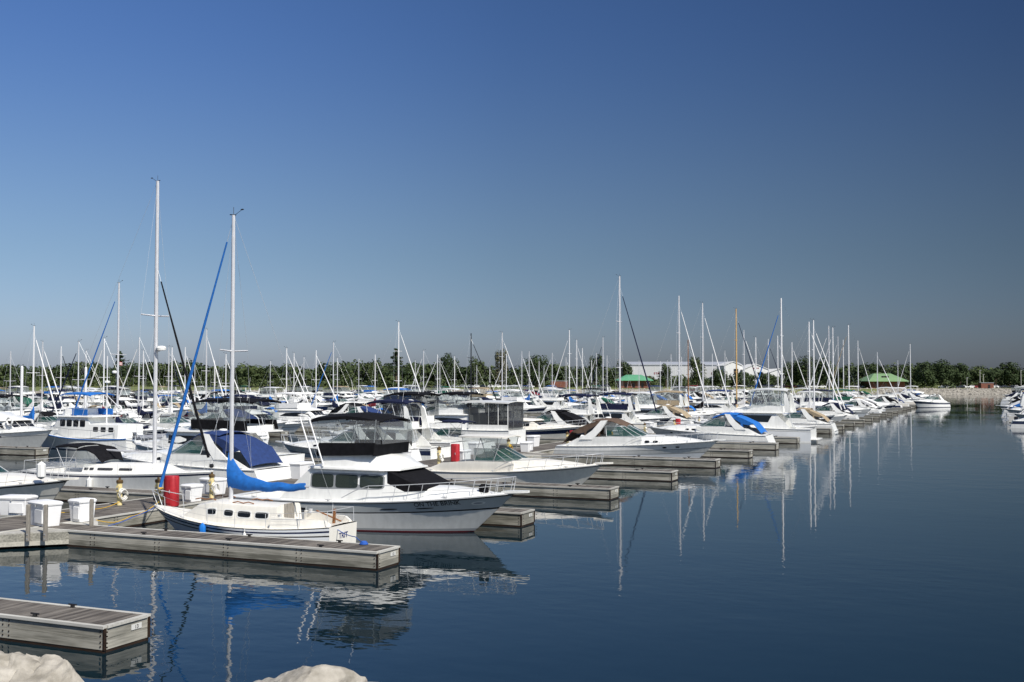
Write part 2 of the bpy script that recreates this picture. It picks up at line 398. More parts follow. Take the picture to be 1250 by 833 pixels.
def sec_at(st, x):
    for a, c in zip(st, st[1:]):
        lo, hi = min(a[0], c[0]), max(a[0], c[0])
        if lo <= x <= hi:
            k = 0 if hi == lo else (x - a[0]) / (c[0] - a[0]); return [a[i] + (c[i] - a[i]) * k for i in range(5)]
    return list(st[0] if abs(x - st[0][0]) < abs(x - st[-1][0]) else st[-1])
def house(mb, st, m, r=.12, camber=.06, top=None):
    secs = []
    for x, wb, wt, zb, zt in st:
        rr = min(r, max(.005, (zt - zb) * .6), wt * .6); q = [(x, wb, zb), (x, wt, zt - rr), (x, wt - rr * .3, zt - rr * .3), (x, wt - rr, zt), (x, 0, zt + camber)]
        secs.append([(a, -y, z) for a, y, z in q] + [(a, y, z) for a, y, z in q[-2::-1]])
    ms = [m, m, top or m, top or m, top or m, top or m, m, m]
    mb.loft(secs, ms, True, False)
def side_poly(mb, st, poly, m, off=.012, r=.12, sides=(-1, 1), n=4):
    pts = []
    for (xa, ha), (xb, hb) in zip(poly, poly[1:] + poly[:1]):
        for k in range(n): pts.append((xa + (xb - xa) * k / n, ha + (hb - ha) * k / n))
    cx = sum(p[0] for p in pts) / len(pts); ch = sum(p[1] for p in pts) / len(pts)
    def at(x, hh, sg, o):
        q = sec_at(st, x); rr = min(r, max(.005, (q[4] - q[3]) * .6), q[2] * .6); zt = q[4] - rr
        return (x, sg * (q[1] + (q[2] - q[1]) * hh + o), q[3] + (zt - q[3]) * hh)
    for sg in sides:
        N = len(pts); vs = [at(cx, ch, sg, off)] + [at(x, hh, sg, off) for x, hh in pts] + [at(x, hh, sg, -.03) for x, hh in pts]
        fs = [(0, 1 + i, 1 + (i + 1) % N) for i in range(N)] + [(1 + i, 1 + N + i, 1 + N + (i + 1) % N, 1 + (i + 1) % N) for i in range(N)]
        mb.add(vs, fs, m)
def rr_poly(x0, x1, h0, h1, c=.3):
    e = .28 if c < .2 else (.45 if c < .35 else .75); N = 16
    f = lambda q: math.copysign(abs(q) ** e, q)
    return [((x0 + x1) / 2 + (x1 - x0) / 2 * f(math.cos(a)), (h0 + h1) / 2 + (h1 - h0) / 2 * f(math.sin(a))) for a in [(k + .5) * 2 * math.pi / N for k in range(N)]]
def hull_patch(mb, h, x, f, rx, rz, m, sides=(-1, 1), off=.012, n=12, sq=1.0):
    """an oval set proud of the topsides"""
    for sg in sides:
        vs = []
        for ring, k in ((0, 0), (1, 1)):
            pass
        c = None; pts = []
        for i in range(n):
            a = i * 2 * math.pi / n; xx = x + rx * math.copysign(abs(math.cos(a)) ** sq, math.cos(a)); zz = rz * math.copysign(abs(math.sin(a)) ** sq, math.sin(a)); pts.append((xx, zz))
        def at(xx, zz, o):
            q = h.pt(0, f); t = (xx + h.L / 2) / h.L
            ff = f + zz / h.sheer(min(1, max(0, t)))
            # solve t so that the level's own x matches
            for _ in range(4):
                p = h.pt(t, ff); t += (xx - p[0]) / h.L
            p = h.pt(t, ff); return (xx, sg * (p[1] + o), p[2])
        vs = [at(x, 0, off)] + [at(a, z, off) for a, z in pts] + [at(a, z, -.03) for a, z in pts]
        mb.add(vs, [(0, 1 + i, 1 + (i + 1) % n) for i in range(n)] + [(1 + i, 1 + n + i, 1 + n + (i + 1) % n, 1 + (i + 1) % n) for i in range(n)], m)
def panes(b, name, parent, st, poly, m, off=.012, r=.12, n=4):
    for sg in (-1, 1): side_poly(b.p(name, parent), st, poly, m, off, r, (sg,), 1 if len(poly) > 9 else n)
def patches(b, name, parent, h, *a, **k):
    for sg in (-1, 1): hull_patch(b.p(name, parent), h, *a, sides=(sg,), **k)
def cleat(b, h, x, sg):
    c = b.p('cleat'); y, z = sg * (h.y(x) - .1), h.z(x); c.tube([(x - .13, y, z + .08), (x + .13, y, z + .08)], .022, 'chrome', 4); c.box((x, y, z + .04), (.07, .05, .09), 'chrome')
def wshield(b, xa, xf, wa, zb, xta, xtf, wt, zt, gm='glass_green', fm='chrome', bars=5, ex=.55, zbf=None):
    g = b.p('windshield'); fr = b.p('frame', g); n = 16; B_, T_ = [], []
    zbf = zb if zbf is None else zbf
    for i in range(n + 1):
        a = math.pi * (i / n - .5); c = abs(math.cos(a)) ** ex; s_ = math.copysign(abs(math.sin(a)) ** ex, math.sin(a))
        B_.append((xa + (xf - xa) * c, wa * s_, zb + (zbf - zb) * c)); T_.append((xta + (xtf - xta) * c, wt * s_, zt))
    g.loft([B_, T_], gm, cap=False)
    fr.tube(T_, .025, fm, 5); fr.tube(B_, .02, fm, 4)
    for k in range(bars):
        i = round(k * n / (bars - 1)); fr.tube([B_[i], T_[i]], .022, fm, 4)
    return B_, T_
def canopy(mb, st, m, arch=.14, lip=.10, th=.03, n=8):
    """st: (x, half width, edge height)"""
    secs = []
    for x, w, z in st:
        top = [(x, -w, z - lip)] + [(x, -w + 2 * w * i / n, z + arch * (1 - abs(-1 + 2 * i / n) ** 2.2)) for i in range(n + 1)] + [(x, w, z - lip)]
        bot = [(x, w - th, z - lip)] + [(x, (w - th) * (1 - 2 * i / n), z - th + arch * (1 - abs(1 - 2 * i / n) ** 2.2)) for i in range(n + 1)] + [(x, -w + th, z - lip)]
        secs.append(top + bot)
    mb.loft(secs, m, True, True)
def curtain(mb, top, bot, m):
    mb.loft([top, bot], m, cap=False)
def bow_rail(b, h, x0, ht, inset=.12, posts=6, r=.018, m='chrome', name='bow_rail', low=False, over=.1):
    mb = b.p(name); n = 14; side = []
    for i in range(n + 1):
        x = x0 + (h.L / 2 - inset - x0) * (1 - (1 - i / n) ** 1.3); y = max(h.y(x) - inset, .12); k = min(1, (x - x0) / (h.L * .08) + .0)
        side.append((x + over * (i / n), y, h.z(x) + ht * (.25 + .75 * min(1, k)), x, h.z(x)))
    pts = [(a, -y, z) for a, y, z, _, _ in side] + [(a, y, z) for a, y, z, _, _ in side[::-1]]
    mb.tube(pts, r, m, 5)
    if low: mb.tube([(a, y, z - ht * .45) for a, y, z in pts if True][3:-3], r * .6, m, 4)
    for k in range(posts):
        i = round(2 + k * (n - 2) / max(1, posts - 1)); a, y, z, x, zd = side[i]
        for sg in (-1, 1): mb.tube([(a, sg * y, z), (a - .14, sg * (y + .04), zd)], r * .85, m, 4)
    return mb
def fender(mb, x, y, z, m='fender_white', r=.11, l=.5, top=.3):
    mb.lathe((x, y, z), [(.02, l + .06), (r * .6, l), (r, l - .08), (r, .08), (r * .6, 0), (.02, -.04)], m, 8)
    mb.tube([(x, y, z + l), (x, y * .97, z + l + top)], .012, 'rope_white', 4)

# ------------------------------------------------------------------ boat kinds
def sail_boat(b, L, B, H, mx=.08, jib='cloth_white', cover='cloth_blue', mast='alu', bands=((1, 'gel'),), deckm='deckwhite', hero=0,
              fr=(.85, .75, 1.1), boot='bottom', boomrise=0, dodger=None, frac=1.0, boomlen=.36, spreaders=1, sr=.35, house_h=.42, rake=None, jr=.075, radar=False, windows=4, trunk=(-.13, .27), tr=.62, tall=1.1, wl=None):
    fs, fm, fb = fr; lod = b.lod
    h = Hull(b, L, B, fs, fm, fb, draft=.5, tr=tr, flare=.12, rake=rake if rake else .13 * L, n=1.95, sr=sr, bands=bands, boot=boot, tm=deckm if hero == 1 else None)
    cx0, cx1 = -.44 * L, trunk[0] * L
    deck(b, h, deckm, cock=(cx0, cx1, .52, fm * .45) if lod < 2 else None)
    x0, x1 = trunk[0] * L, trunk[1] * L; st = []
    for k in range(7):
        x = x0 + (x1 - x0) * k / 6; w = min(.62 * B / 2, h.y(x) * .74); q = (1, 1, 1, 1, .97, .74, .10)[k]
        st.append((x, w, w * .86, h.z(x) - .02, h.z(x) + house_h * q))
    cab = b.p('cabin'); house(cab, st, deckm, r=.1 if not hero else .13)
    if windows:
        spans = [(x0 + (x1 - x0) * a_, (x1 - x0) * l_) for a_, l_ in wl] if wl else [(x0 + (x1 - x0) * (.08 + .72 * k / windows), (x1 - x0) * .72 / windows * (.72 if k < windows / 2 else .5)) for k in range(windows)]
        for x, l in spans:
            if hero == 1 and deckm == 'cream': panes(b, 'portlight_frame', cab, st, rr_poly(x - .05, x + l + .05, .42, .86, .3), 'gel', .008, r=.1)
            panes(b, 'portlight', cab, st, rr_poly(x, x + l, .49, .79, .3 if hero == 1 else .12), 'glass_dark', .016, r=.1)
    m0 = mx * L; zc = h.z(m0) + house_h
    ms = b.p('mast'); r0 = .0055 * H + .015
    if lod: r0 *= 1.1
    ms.tube([(m0, 0, zc - house_h), (m0, 0, zc + 1), (m0, 0, H * .6), (m0, 0, H)], [r0, r0, r0, r0 * .8], mast, 8 if not lod else 5)
    zs = [zc + (H - zc) * f_ for f_ in ((.52,) if spreaders == 1 else (.36, .68))]
    spr = b.p('spreaders', ms)
    for z in zs:
        for sg in (-1, 1): spr.tube([(m0, 0, z), (m0 - .08, sg * B * .3, z + .04)], r0 * .35, mast, 4)
    if not lod or random.random() < .5:
        top = b.p('masthead_gear', ms)
        top.tube([(m0 - .12, 0, H), (m0 + .18, 0, H + .03)], .02, 'black_trim', 4); top.tube([(m0, 0, H), (m0, 0, H + .32)], .012, 'black_trim', 4)
        top.tube([(m0 - .1, 0, H + .02), (m0 - .42, 0, H + .2)], .01, 'black_trim', 4); top.ell((m0 - .42, 0, H + .2), (.09, .02, .03), 'black_trim', 6, 4)
    # boom and cover
    bz = zc + .62 + boomrise; bl = boomlen * L; bo = b.p('boom')
    bo.tube([(m0 - .05, 0, bz), (m0 - bl, 0, bz + .05)], r0 * (.55 if hero else .8), mast, 6)
    if cover:
        cv = b.p('sail_cover', bo); secs = []; K = 14 if not lod else 7
        for i in range(K + 1):
            q = i / K; x = m0 + .1 - (bl - .1) * q; top = .17 + tall * math.exp(-q * 7.5) + .16 * (1 - q); bot = -.17 + .07 * q
            w = (.17 - .10 * q) * (1 + (.18 * math.sin(q * 29) if hero else 0)); zc2 = bz + (top + bot) / 2 + (.03 * math.sin(q * 21) if hero else 0) - .08 * math.sin(q * 3.1); hz = (top - bot) / 2
            secs.append([(x, w * math.cos(a) * (1 if math.sin(a) < .3 else .75), zc2 + hz * math.sin(a)) for a in [k * 2 * math.pi / 10 for k in range(10)]])
        cv.loft(secs, cover, True, True)
    # stays
    rg = b.p('rigging'); wr = .008 if not lod else .011
    bow = (L / 2 - .12, 0, h.fb + .08); zt = zc + (H - zc) * frac - .15
    rg.tube([(m0 + .05, 0, zt), bow], wr, 'chrome', 4)
    rg.tube([(m0 - .05, 0, H - .1), (-L / 2 + .15, 0, h.fs)], wr * .8, 'chrome', 3)
    for sg in (-1, 1):
        rg.tube([(m0, 0, H - .2), (m0 - .08, sg * B * .3, zs[-1] + .04), (m0 - .1, sg * (h.y(m0) - .1), h.z(m0))], wr * .7, 'chrome', 3)
        if not lod: rg.tube([(m0, 0, zs[0] - .1), (m0 - .5, sg * (h.y(m0) - .12), h.z(m0))], wr * .7, 'chrome', 3)
    if jib:
        jb = b.p('furled_jib'); A = Vector((m0 + .05, 0, zt)); D = Vector(bow); pts = []; rs = []
        for k in range(13):
            q = .07 + .87 * k / 12; pts.append(A + (D - A) * q); rs.append(jr * (.45 + .62 * min(1, q * 1.5)) * (1 + (.06 * math.sin(k * 2.1))) * (1.15 if lod else 1))
        jb.tube(pts, rs, jib, 7)
        if hero or not lod: jb.lathe((bow[0] - .02, 0, bow[2] + .12), [(.1, 0), (.12, .05), (.12, .14), (.1, .2)], 'black_trim', 8)
    # pulpit and lifelines
    if lod < 2:
        pu = b.p('pulpit'); zz = .58; xx = L / 2 - .05
        pu.tube([(xx - 1.0, -h.y(xx - 1.0) + .06, h.z(xx - 1) + zz), (xx + .02, -.14, h.fb + zz + .05), (xx + .02, .14, h.fb + zz + .05), (xx - 1.0, h.y(xx - 1.0) - .06, h.z(xx - 1) + zz)], .016, 'chrome', 5)
        for sg in (-1, 1):
            pu.tube([(xx - 1.0, sg * (h.y(xx - 1.0) - .06), h.z(xx - 1) + zz), (xx - 1.05, sg * (h.y(xx - 1.05) - .05), h.z(xx - 1.05))], .014, 'chrome', 4)
            pu.tube([(xx, sg * .14, h.fb + zz + .05), (xx - .3, sg * .12, h.fb)], .014, 'chrome', 4)
        ps = b.p('stern_rail'); xs = -L / 2 + .1
        ps.tube([(xs + 1.1, -h.y(xs + 1.1) + .06, h.z(xs + 1.1) + zz), (xs, -h.y(xs) + .1, h.fs + zz), (xs, h.y(xs) - .1, h.fs + zz), (xs + 1.1, h.y(xs + 1.1) - .06, h.z(xs + 1.1) + zz)], .016, 'chrome', 5)
        for sg in (-1, 1):
            for dx in (.02, 1.1): ps.tube([(xs + dx, sg * (h.y(xs + dx) - .08), h.fs + zz), (xs + dx, sg * (h.y(xs + dx) - .06), h.fs)], .014, 'chrome', 4)
        li = b.p('lifelines')
        nS = 5
        for sg in (-1, 1):
            line = []
            for k in range(nS + 1):
                x = xs + 1.1 + (xx - 1.0 - xs - 1.1) * k / nS; y = h.y(x) - .06; line.append((x, sg * y, h.z(x) + zz))
                if 0 < k < nS: li.tube([(x, sg * y, h.z(x) + zz), (x, sg * y, h.z(x))], .013, 'chrome', 4)
            li.tube(line, .006, 'chrome', 3)
            if not lod: li.tube([(a, c, z - .28) for a, c, z in line], .005, 'chrome', 3)
    if dodger:
        d = b.p('dodger'); x = x0 - .05; w = .56 * B / 2; zt2 = h.z(x0) + house_h
        canopy(d, [(x + 1.25, w * .8, zt2 + .12), (x + .85, w * .98, zt2 + .62), (x + .3, w * 1.08, zt2 + .86), (x - .35, w * 1.1, zt2 + .82)], dodger, arch=.14, lip=.06)
        for sg in (-1, 1):
            g = b.p('clear_panel', d); g.loft([[(x + .95, sg * w * .9, zt2 + .22), (x + .3, sg * w * 1.05, zt2 + .80), (x - .3, sg * w * 1.07, zt2 + .74)], [(x + .95, sg * w * .9, zt2 + .02), (x + .3, sg * w * 1.05, zt2 + .0), (x - .3, sg * w * 1.07, zt2 - .05)]], 'vinyl', cap=False)
        if dodger and not lod and hero:
            bm_ = b.p('bimini'); canopy(bm_, [(x - .3, w * 1.02, zt2 + .95), (x - 1.0, w * 1.08, zt2 + 1.02), (x - 2.0, w * 1.02, zt2 + .95)], dodger, arch=.1, lip=.08)
            for sg in (-1, 1):
                for k in (0, 1, 2): bm_.tube([(x - .35 - .8 * k, sg * w, zt2 + .9), (x - 1.2, sg * (w + .05), h.fm + .15)], .014, 'chrome', 4)
    if radar:
        rd_ = b.p('radar_dome', ms); z = zc + (H - zc) * .40
        rd_.tube([(m0, 0, z - .1), (m0 + .3, 0, z - .05)], .04, 'mast_white', 5); rd_.lathe((m0 + .38, 0, z), [(.1, -.05), (.27, -.02), (.29, .1), (.22, .2), (.05, .23)], 'gel', 12)
    return h

def express(b, L, B, canvas='cloth_tan', style='full', arch='gel', bands=((.62, 'gel'), (.68, 'grey_trim'), (1, 'gel')), main='gel', ports=3, hullports=2,
            glassm='glass_green', fr=None, hardtop=False, pulpit=True, frame='chrome', name_=None, rails=6):
    fr = fr or (.105 * L, .108 * L, .135 * L); fs, fm, fb = fr; lod = b.lod
    h = Hull(b, L, B, fs, fm, fb, draft=.45, tr=.88, flare=.15, tm=main, rake=.15 * L, n=2.5, sr=-.04 * L, bands=bands)
    deck(b, h, main, cock=(-.44 * L, -.06 * L, .72, fm * .5))
    if lod < 2: edge_tube(b, h, .028, 'grey_trim')
    st = []; K = 9
    for k in range(K):
        q = k / (K - 1); x = -.06 * L + q * .46 * L; w = min(.80 * B / 2, h.y(x) * .84); ht = .052 * L * (1 - q ** 2.2) + .012
        st.append((x, w, w * (.90 - .12 * q), h.z(x) - .02, h.z(x) + ht))
    tr_ = b.p('foredeck'); house(tr_, st, main, r=.16, camber=.10)
    for k in range(ports):
        x = .02 * L + k * .052 * L; panes(b, 'porthole', tr_, st, rr_poly(x, x + .032 * L, .30, .72, .42), 'glass_dark', .012, r=.16, n=2)
    if hullports:
        for k in range(hullports): patches(b, 'hull_porthole', h.mb, h, .20 * L + k * .075 * L, .80, .16, .06, 'glass_dark')
    if lod < 2 and ports:
        ht_ = b.p('deck_hatch', tr_); q = sec_at(st, .2 * L); ht_.bevbox((.2 * L, 0, q[4] + .10), (.6, .6, .05), 'glass_dark', .02)
    # coamings
    zc = h.z(-.06 * L) + .052 * L; pass
    for sg in (-1, 1):
        co = b.p('coaming'); secs = []
        for x, zt in ((-.47 * L, fs + .05), (-.44 * L, fs + .14), (-.36 * L, zc - .16), (-.2 * L, zc - .02), (-.06 * L, zc - .01), (.06 * L, zc - .05)):
            yo = h.y(x) * .88; yi = yo - .14; zb = h.z(x) - .02
            secs.append([(x, sg * yo, zb), (x, sg * (yo - .05), zt), (x, sg * (yi - .03), zt), (x, sg * yi, zb - .3)])
        co.loft(secs, main, True, True)
    # transom / platform
    pf = b.p('swim_platform'); secs = [[(x, -y, z0), (x, y, z0), (x, y, z1), (x, -y, z1)] for x, y, z0, z1 in ((-.545 * L, B * .30, .28, .34), (-.53 * L, B * .37, .26, .36), (-.48 * L, B * .40, .26, .38))]
    pf.loft(secs, main, True, True)
    # helm & seats
    for sg in (-1, 1): b.p('cockpit_seat').bevbox((-.14 * L, sg * .2 * B, fm * .5 + .5), (.5, .55, .9), 'deckwhite', .08)
    se = b.p('stern_bench'); se.bevbox((-.42 * L, 0, fm * .5 + .3), (.5, B * .6, .55), 'deckwhite', .06)
    wz = zc + .02; wh = .062 * L
    xa, xf = -.17 * L, .075 * L
    Bc, Tc = wshield(b, xa, xf, B * .395, wz, xa - .01 * L, xf - .13 * L, B * .335, wz + wh, glassm, frame, bars=7)
    za = wz + wh + .42
    if arch:
        ar = b.p('radar_arch'); pr = []
        path = [(-.30 * L, -.43 * B, zc - .25), (-.235 * L, -.40 * B, zc + .45), (-.19 * L, -.36 * B, za), (-.19 * L, .36 * B, za), (-.235 * L, .40 * B, zc + .45), (-.30 * L, .43 * B, zc - .25)]
        secs = []
        for i, (x, y, z) in enumerate(path):
            wd = (.52, .36, .26, .26, .36, .52)[i]; sgn = -1 if y < 0 else 1
            if i in (2, 3): secs.append([(x - wd, y, z), (x + wd, y, z + .04), (x + wd, y * .9, z - .10), (x - wd, y * .9, z - .12)])
            else: secs.append([(x - wd, y, z), (x + wd, y, z), (x + wd, y - sgn * .12, z), (x - wd, y - sgn * .12, z)])
        ar.loft(secs, arch, True, True)
        if lod < 2:
            ar.lathe((-.2 * L, 0, za + .02), [(.12, 0), (.26, .04), (.27, .16), (.2, .24), (.04, .26)], 'gel', 10)
            for y in (-.2 * B, .22 * B): ar.tube([(-.2 * L, y, za), (-.24 * L, y, za + 1.3)], .012, 'mast_white', 4)
    if canvas and style in ('full', 'top', 'aft'):
        if style != 'aft':
            cn = b.p('canvas_top')
            canopy(cn, [(xf - .13 * L, B * .22, wz + wh + .0), (xf - .18 * L, B * .31, wz + wh + .22), (-.14 * L, B * .345, za - .02), (-.2 * L, B * .35, za + .03), (-.27 * L, B * .35, za - .05)], canvas, arch=.16, lip=.05)
            for sg in (-1, 1):
                vp = b.p('clear_panel', cn); vp.loft([[(-.19 * L, sg * B * .345, za - .07), (-.14 * L, sg * B * .34, za - .08), (xf - .18 * L, sg * B * .31, wz + wh + .17)],
                         [(-.19 * L, sg * B * .365, wz + wh * .2), (-.14 * L, sg * B * .36, wz + wh * .5), (xf - .18 * L, sg * B * .33, wz + wh * .95)]], 'vinyl', cap=False)
        if style in ('full', 'aft'):
            af = b.p('aft_canvas'); A = []
            for x, w, z in ((-.215 * L, .35 * B, za + .0), (-.30 * L, .37 * B, za - .30), (-.40 * L, .385 * B, (za + zc) * .5 - .25), (-.465 * L, .385 * B, fs + .20)):
                n = 6; A.append([(x, -w, min(z - .05, zc if x > -.4 * L else z))] + [(x, -w + 2 * w * i / n, z + .10 * (1 - (-1 + 2 * i / n) ** 2)) for i in range(n + 1)] + [(x, w, min(z - .05, zc if x > -.4 * L else z))])
            af.loft(A, canvas, False)
            for sg in (-1, 1):
                for xq in (-.27, -.345):
                    x0_, x1_ = xq * L - .028 * L, xq * L + .028 * L
                    def zz(x):
                        k = (-.215 * L - x) / (.25 * L); return za - k * (za - fs - .2)
                    pn = b.p('dark_panel', af); pn.prism([(x0_, sg * (.385 * B), zc + .1), (x1_, sg * (.375 * B), zc + .12), (x1_, sg * .37 * B, zz(x1_) - .2), (x0_, sg * .38 * B, max(zc + .15, zz(x0_) - .2))], (0, sg * .012, 0), 'glass_dark')
    elif canvas and style == 'bimini':
        cn = b.p('bimini'); z = za + .25
        canopy(cn, [(-.02 * L, B * .32, z - .12), (-.1 * L, B * .36, z), (-.25 * L, B * .36, z), (-.33 * L, B * .34, z - .14)], canvas, arch=.1, lip=.09)
        fm_ = b.p('bimini_frame', cn)
        for sg in (-1, 1):
            for x in (-.04, -.17, -.31): fm_.tube([(x * L, sg * B * .35, z - .05), (-.18 * L, sg * B * .41, zc - .05)], .016, 'chrome', 4)
    if hardtop:
        cn = b.p('hardtop'); z = za + .3
        canopy(cn, [(.0, B * .30, z - .05), (-.05 * L, B * .36, z), (-.22 * L, B * .36, z), (-.27 * L, B * .33, z - .02)], main, arch=.08, lip=.08, th=.05)
        for sg in (-1, 1):
            fm_ = b.p('hardtop_frame', cn)
            for xa_, xb_ in ((-.02, -.06), (-.14, -.17), (-.25, -.22)): fm_.tube([(xa_ * L, sg * B * .33, z - .05), (xb_ * L, sg * B * .40, zc - .05)], .025, 'grey_trim', 5)
            fm_ = b.p('clear_panel', cn); fm_.loft([[(-.02 * L, sg * B * .335, z - .1), (-.25 * L, sg * B * .335, z - .1)], [(-.06 * L, sg * B * .38, zc + .3), (-.22 * L, sg * B * .38, zc)]], 'vinyl', cap=False)
    if pulpit:
        pp = b.p('anchor_pulpit'); x = L / 2
        pp.loft([[(a, -w, z), (a, w, z), (a, w, z + .09), (a, -w, z + .09)] for a, w, z in ((x - .5, .3, fb - .03), (x + .15, .25, fb + .0), (x + .55, .12, fb + .02))], main, True, True)
    if lod < 2: bow_rail(b, h, -.04 * L, .62, posts=rails)
    if lod == 0:
        for x in (-.42, -.05, .33):
            for sg in (-1, 1): cleat(b, h, x * L, sg)
    return h, zc, za

def flybridge(b, L, B, canvas='cloth_black', enclosure='vinyl', skirt=None, bands=((.08, 'navy'), (.7, 'gel'), (.76, 'grey_trim'), (1, 'gel')), main='gel', winm='glass_dark',
              fr=None, arch=False, hardtop=False, winstyle='band', cabin=(-.24, .14), topx=(-.30, .02), aftdoor=True, fh=.5, hh=1.35, frontcover=None, rails=6, pulpit=True, tr=.9, rake=.14, hullports=0, topz=1.75, bimini=True, skz=(-.3, .35), nose=.03, front=.075):
    fr = fr or (.10 * L, .108 * L, .145 * L); fs, fm, fb = fr; lod = b.lod
    h = Hull(b, L, B, fs, fm, fb, draft=.55, tr=tr, flare=.13, tm=main, rake=rake * L, n=2.5, bands=bands)
    deck(b, h, main, cock=(-.47 * L, cabin[0] * L - .02, .8, fs * .45))
    if lod < 2: edge_tube(b, h, .03, 'grey_trim')
    x0, x1 = cabin[0] * L, cabin[1] * L; z0 = h.z(x0); w = .40 * B; zr = z0 + hh; st = []
    for x, wb, wt, zt in ((x0, w, w * .93, zr), (x0 + .4 * (x1 - x0), w, w * .93, zr), (x1 - .22 * (x1 - x0), w * .99, w * .92, zr), (x1, w * .95, w * .88, zr - .02), (x1 + front * L, w * .9, w * .80, z0 + hh * .48)):
        st.append((x, wb, wt, h.z(x) - .03, zt))
    cab = b.p('cabin'); house(cab, st, main, r=.08)
    if winstyle == 'band':
        panes(b, 'window', cab, st, [(x0 + .06 * L, .42), (x1 + .01 * L, .42), (x1 - .02 * L, .88), (x0 + .03 * L, .88)], winm, .014, r=.08)
    elif winstyle == 'slant':
        panes(b, 'window', cab, st, [(x0 + .16 * (x1 - x0), .40), (x1 - .1, .40), (x1 - .1, .84), (x0 + .08 * (x1 - x0), .84)], winm, .014, r=.08)
    elif winstyle == 'three':
        n = 3; d = (x1 - x0 - .2) / n
        for k in range(n): panes(b, 'window', cab, st, rr_poly(x0 + .12 + k * d, x0 + .02 + (k + 1) * d, .45, .88, .12), winm, .014, r=.08)
    elif winstyle == 'curve':
        panes(b, 'window', cab, st, [(x0 + .02 * L, .52), (x0 + .5 * (x1 - x0), .46), (x1 + .03 * L, .42), (x1 - .0 * L, .72), (x0 + .6 * (x1 - x0), .84), (x0 + .25 * (x1 - x0), .80)], winm, .014, r=.08)
    # front windshield panes on the sloped front
    a, c = st[-2], st[-1]
    for k in range(0 if frontcover else 3):
        y0, y1 = -1 + 2 * k / 3 + .05, -1 + 2 * (k + 1) / 3 - .05
        def fp(q, y):
            x = a[0] + (c[0] - a[0]) * q; ww = (a[2] + (c[2] - a[2]) * q) * .9; z = a[4] + (c[4] - a[4]) * q; return (x + .03, y * ww, z + .06 * (1 - y * y) + .03)
        fg = b.p('windshield_pane', cab); fg.add([fp(.12, y0), fp(.12, y1), fp(.9, y1), fp(.9, y0)], [(0, 1, 2, 3)], winm)
    if frontcover:
        fc = b.p('windshield_cover', cab); secs = []
        for q in (0, .5, 1.0): 
            x = a[0] + (c[0] - a[0]) * q; ww = a[2] + (c[2] - a[2]) * q + .04; z = a[4] + (c[4] - a[4]) * q + .03
            secs.append([(x, -ww, h.z(x) + .35 + .0 * q), (x + .02, -ww, z - .05), (x + .05, -ww + .1, z + .02), (x + .05, ww - .1, z + .02), (x + .02, ww, z - .05), (x, ww, h.z(x) + .35)])
        fc.loft(secs, frontcover, True)
    # foredeck trunk
    ts = []; xs0 = x1 + .04 * L
    for k in range(7):
        q = k / 6; x = xs0 + q * (.43 * L - xs0); ww = min(w * .92, h.y(x) * .8); ts.append((x, ww, ww * .85, h.z(x) - .02, h.z(x) + .035 * L * (1 - q ** 2) + .012))
    fd = b.p('foredeck'); house(fd, ts, main, r=.14, camber=.08)
    # flybridge moulding with overhang
    fx0, fx1 = topx[0] * L, topx[1] * L; fw = w * 1.02
    rf = b.p('cabin_roof'); house(rf, [(fx0 - .02 * L, fw * .96, fw * .96, zr - .02, zr + .07), (fx0 + .02 * L, fw, fw, zr - .03, zr + .08), (x1 - .02 * L, fw, fw * .98, zr - .03, zr + .08), (x1 + (nose + .005) * L, fw * .8, fw * .76, zr - .02, zr + .05)], main, r=.04, camber=.05)
    fb_ = b.p('flybridge'); zf = zr + .07
    S_ = [(fx0 + .03 * L, fw * .92, fw * .88, zf, zf + fh * .9), (fx0 + .5 * (fx1 - fx0), fw * .94, fw * .88, zf, zf + fh), (fx1 - .04 * L, fw * .92, fw * .8, zf, zf + fh), (fx1 + .02 * L, fw * .85, fw * .6, zf, zf + fh * .75), (x1 + nose * L, fw * .7, fw * .5, zf - .03, zf + .06)]
    # hollow bathtub: two side walls, a front slope
    for sg in (-1, 1):
        secs = [[(x, sg * wb, zb), (x, sg * wt, zt), (x, sg * (wt - .08), zt), (x, sg * (wb - .12), zb)] for x, wb, wt, zb, zt in S_[:4]]; fb_.loft(secs, main, True, True)
    fb_.prism([(fx0 + .03 * L, -fw * .9, zf), (fx0 + .03 * L, fw * .9, zf), (fx0 + .03 * L, fw * .88, zf + fh * .85), (fx0 + .03 * L, -fw * .88, zf + fh * .85)], (.08, 0, 0), main)
    house(fb_, [S_[2], S_[3], S_[4]], main, r=.08)
    zc = zf + fh
    for sg in (-1, 1): b.p('helm_seat').bevbox((fx0 + .5 * (fx1 - fx0), sg * .15 * B, zf + .45), (.5, .5, .85), 'deckwhite', .06)
    if skirt:
        za_, zb_ = zc + skz[0], zc + skz[1]
        for sg in (-1, 1):
            sk = b.p('weather_cloth', fb_); sk.prism([(fx0 + .01 * L, sg * fw * .965, za_ - .06), (fx1 - .02 * L, sg * fw * .95, za_ + .04), (fx1 - .015 * L, sg * fw * .93, zb_), (fx0 + .02 * L, sg * fw * .94, zb_ - .05)], (0, -sg * .03, 0), skirt)
        sk = b.p('weather_cloth', fb_); sk.prism([(fx1 - .02 * L, -fw * .95, za_), (fx1 - .02 * L, fw * .95, za_), (fx1 - .015 * L, fw * .93, zb_), (fx1 - .015 * L, -fw * .93, zb_)], (.03, 0, 0), skirt)
    zt = zc + topz - .35
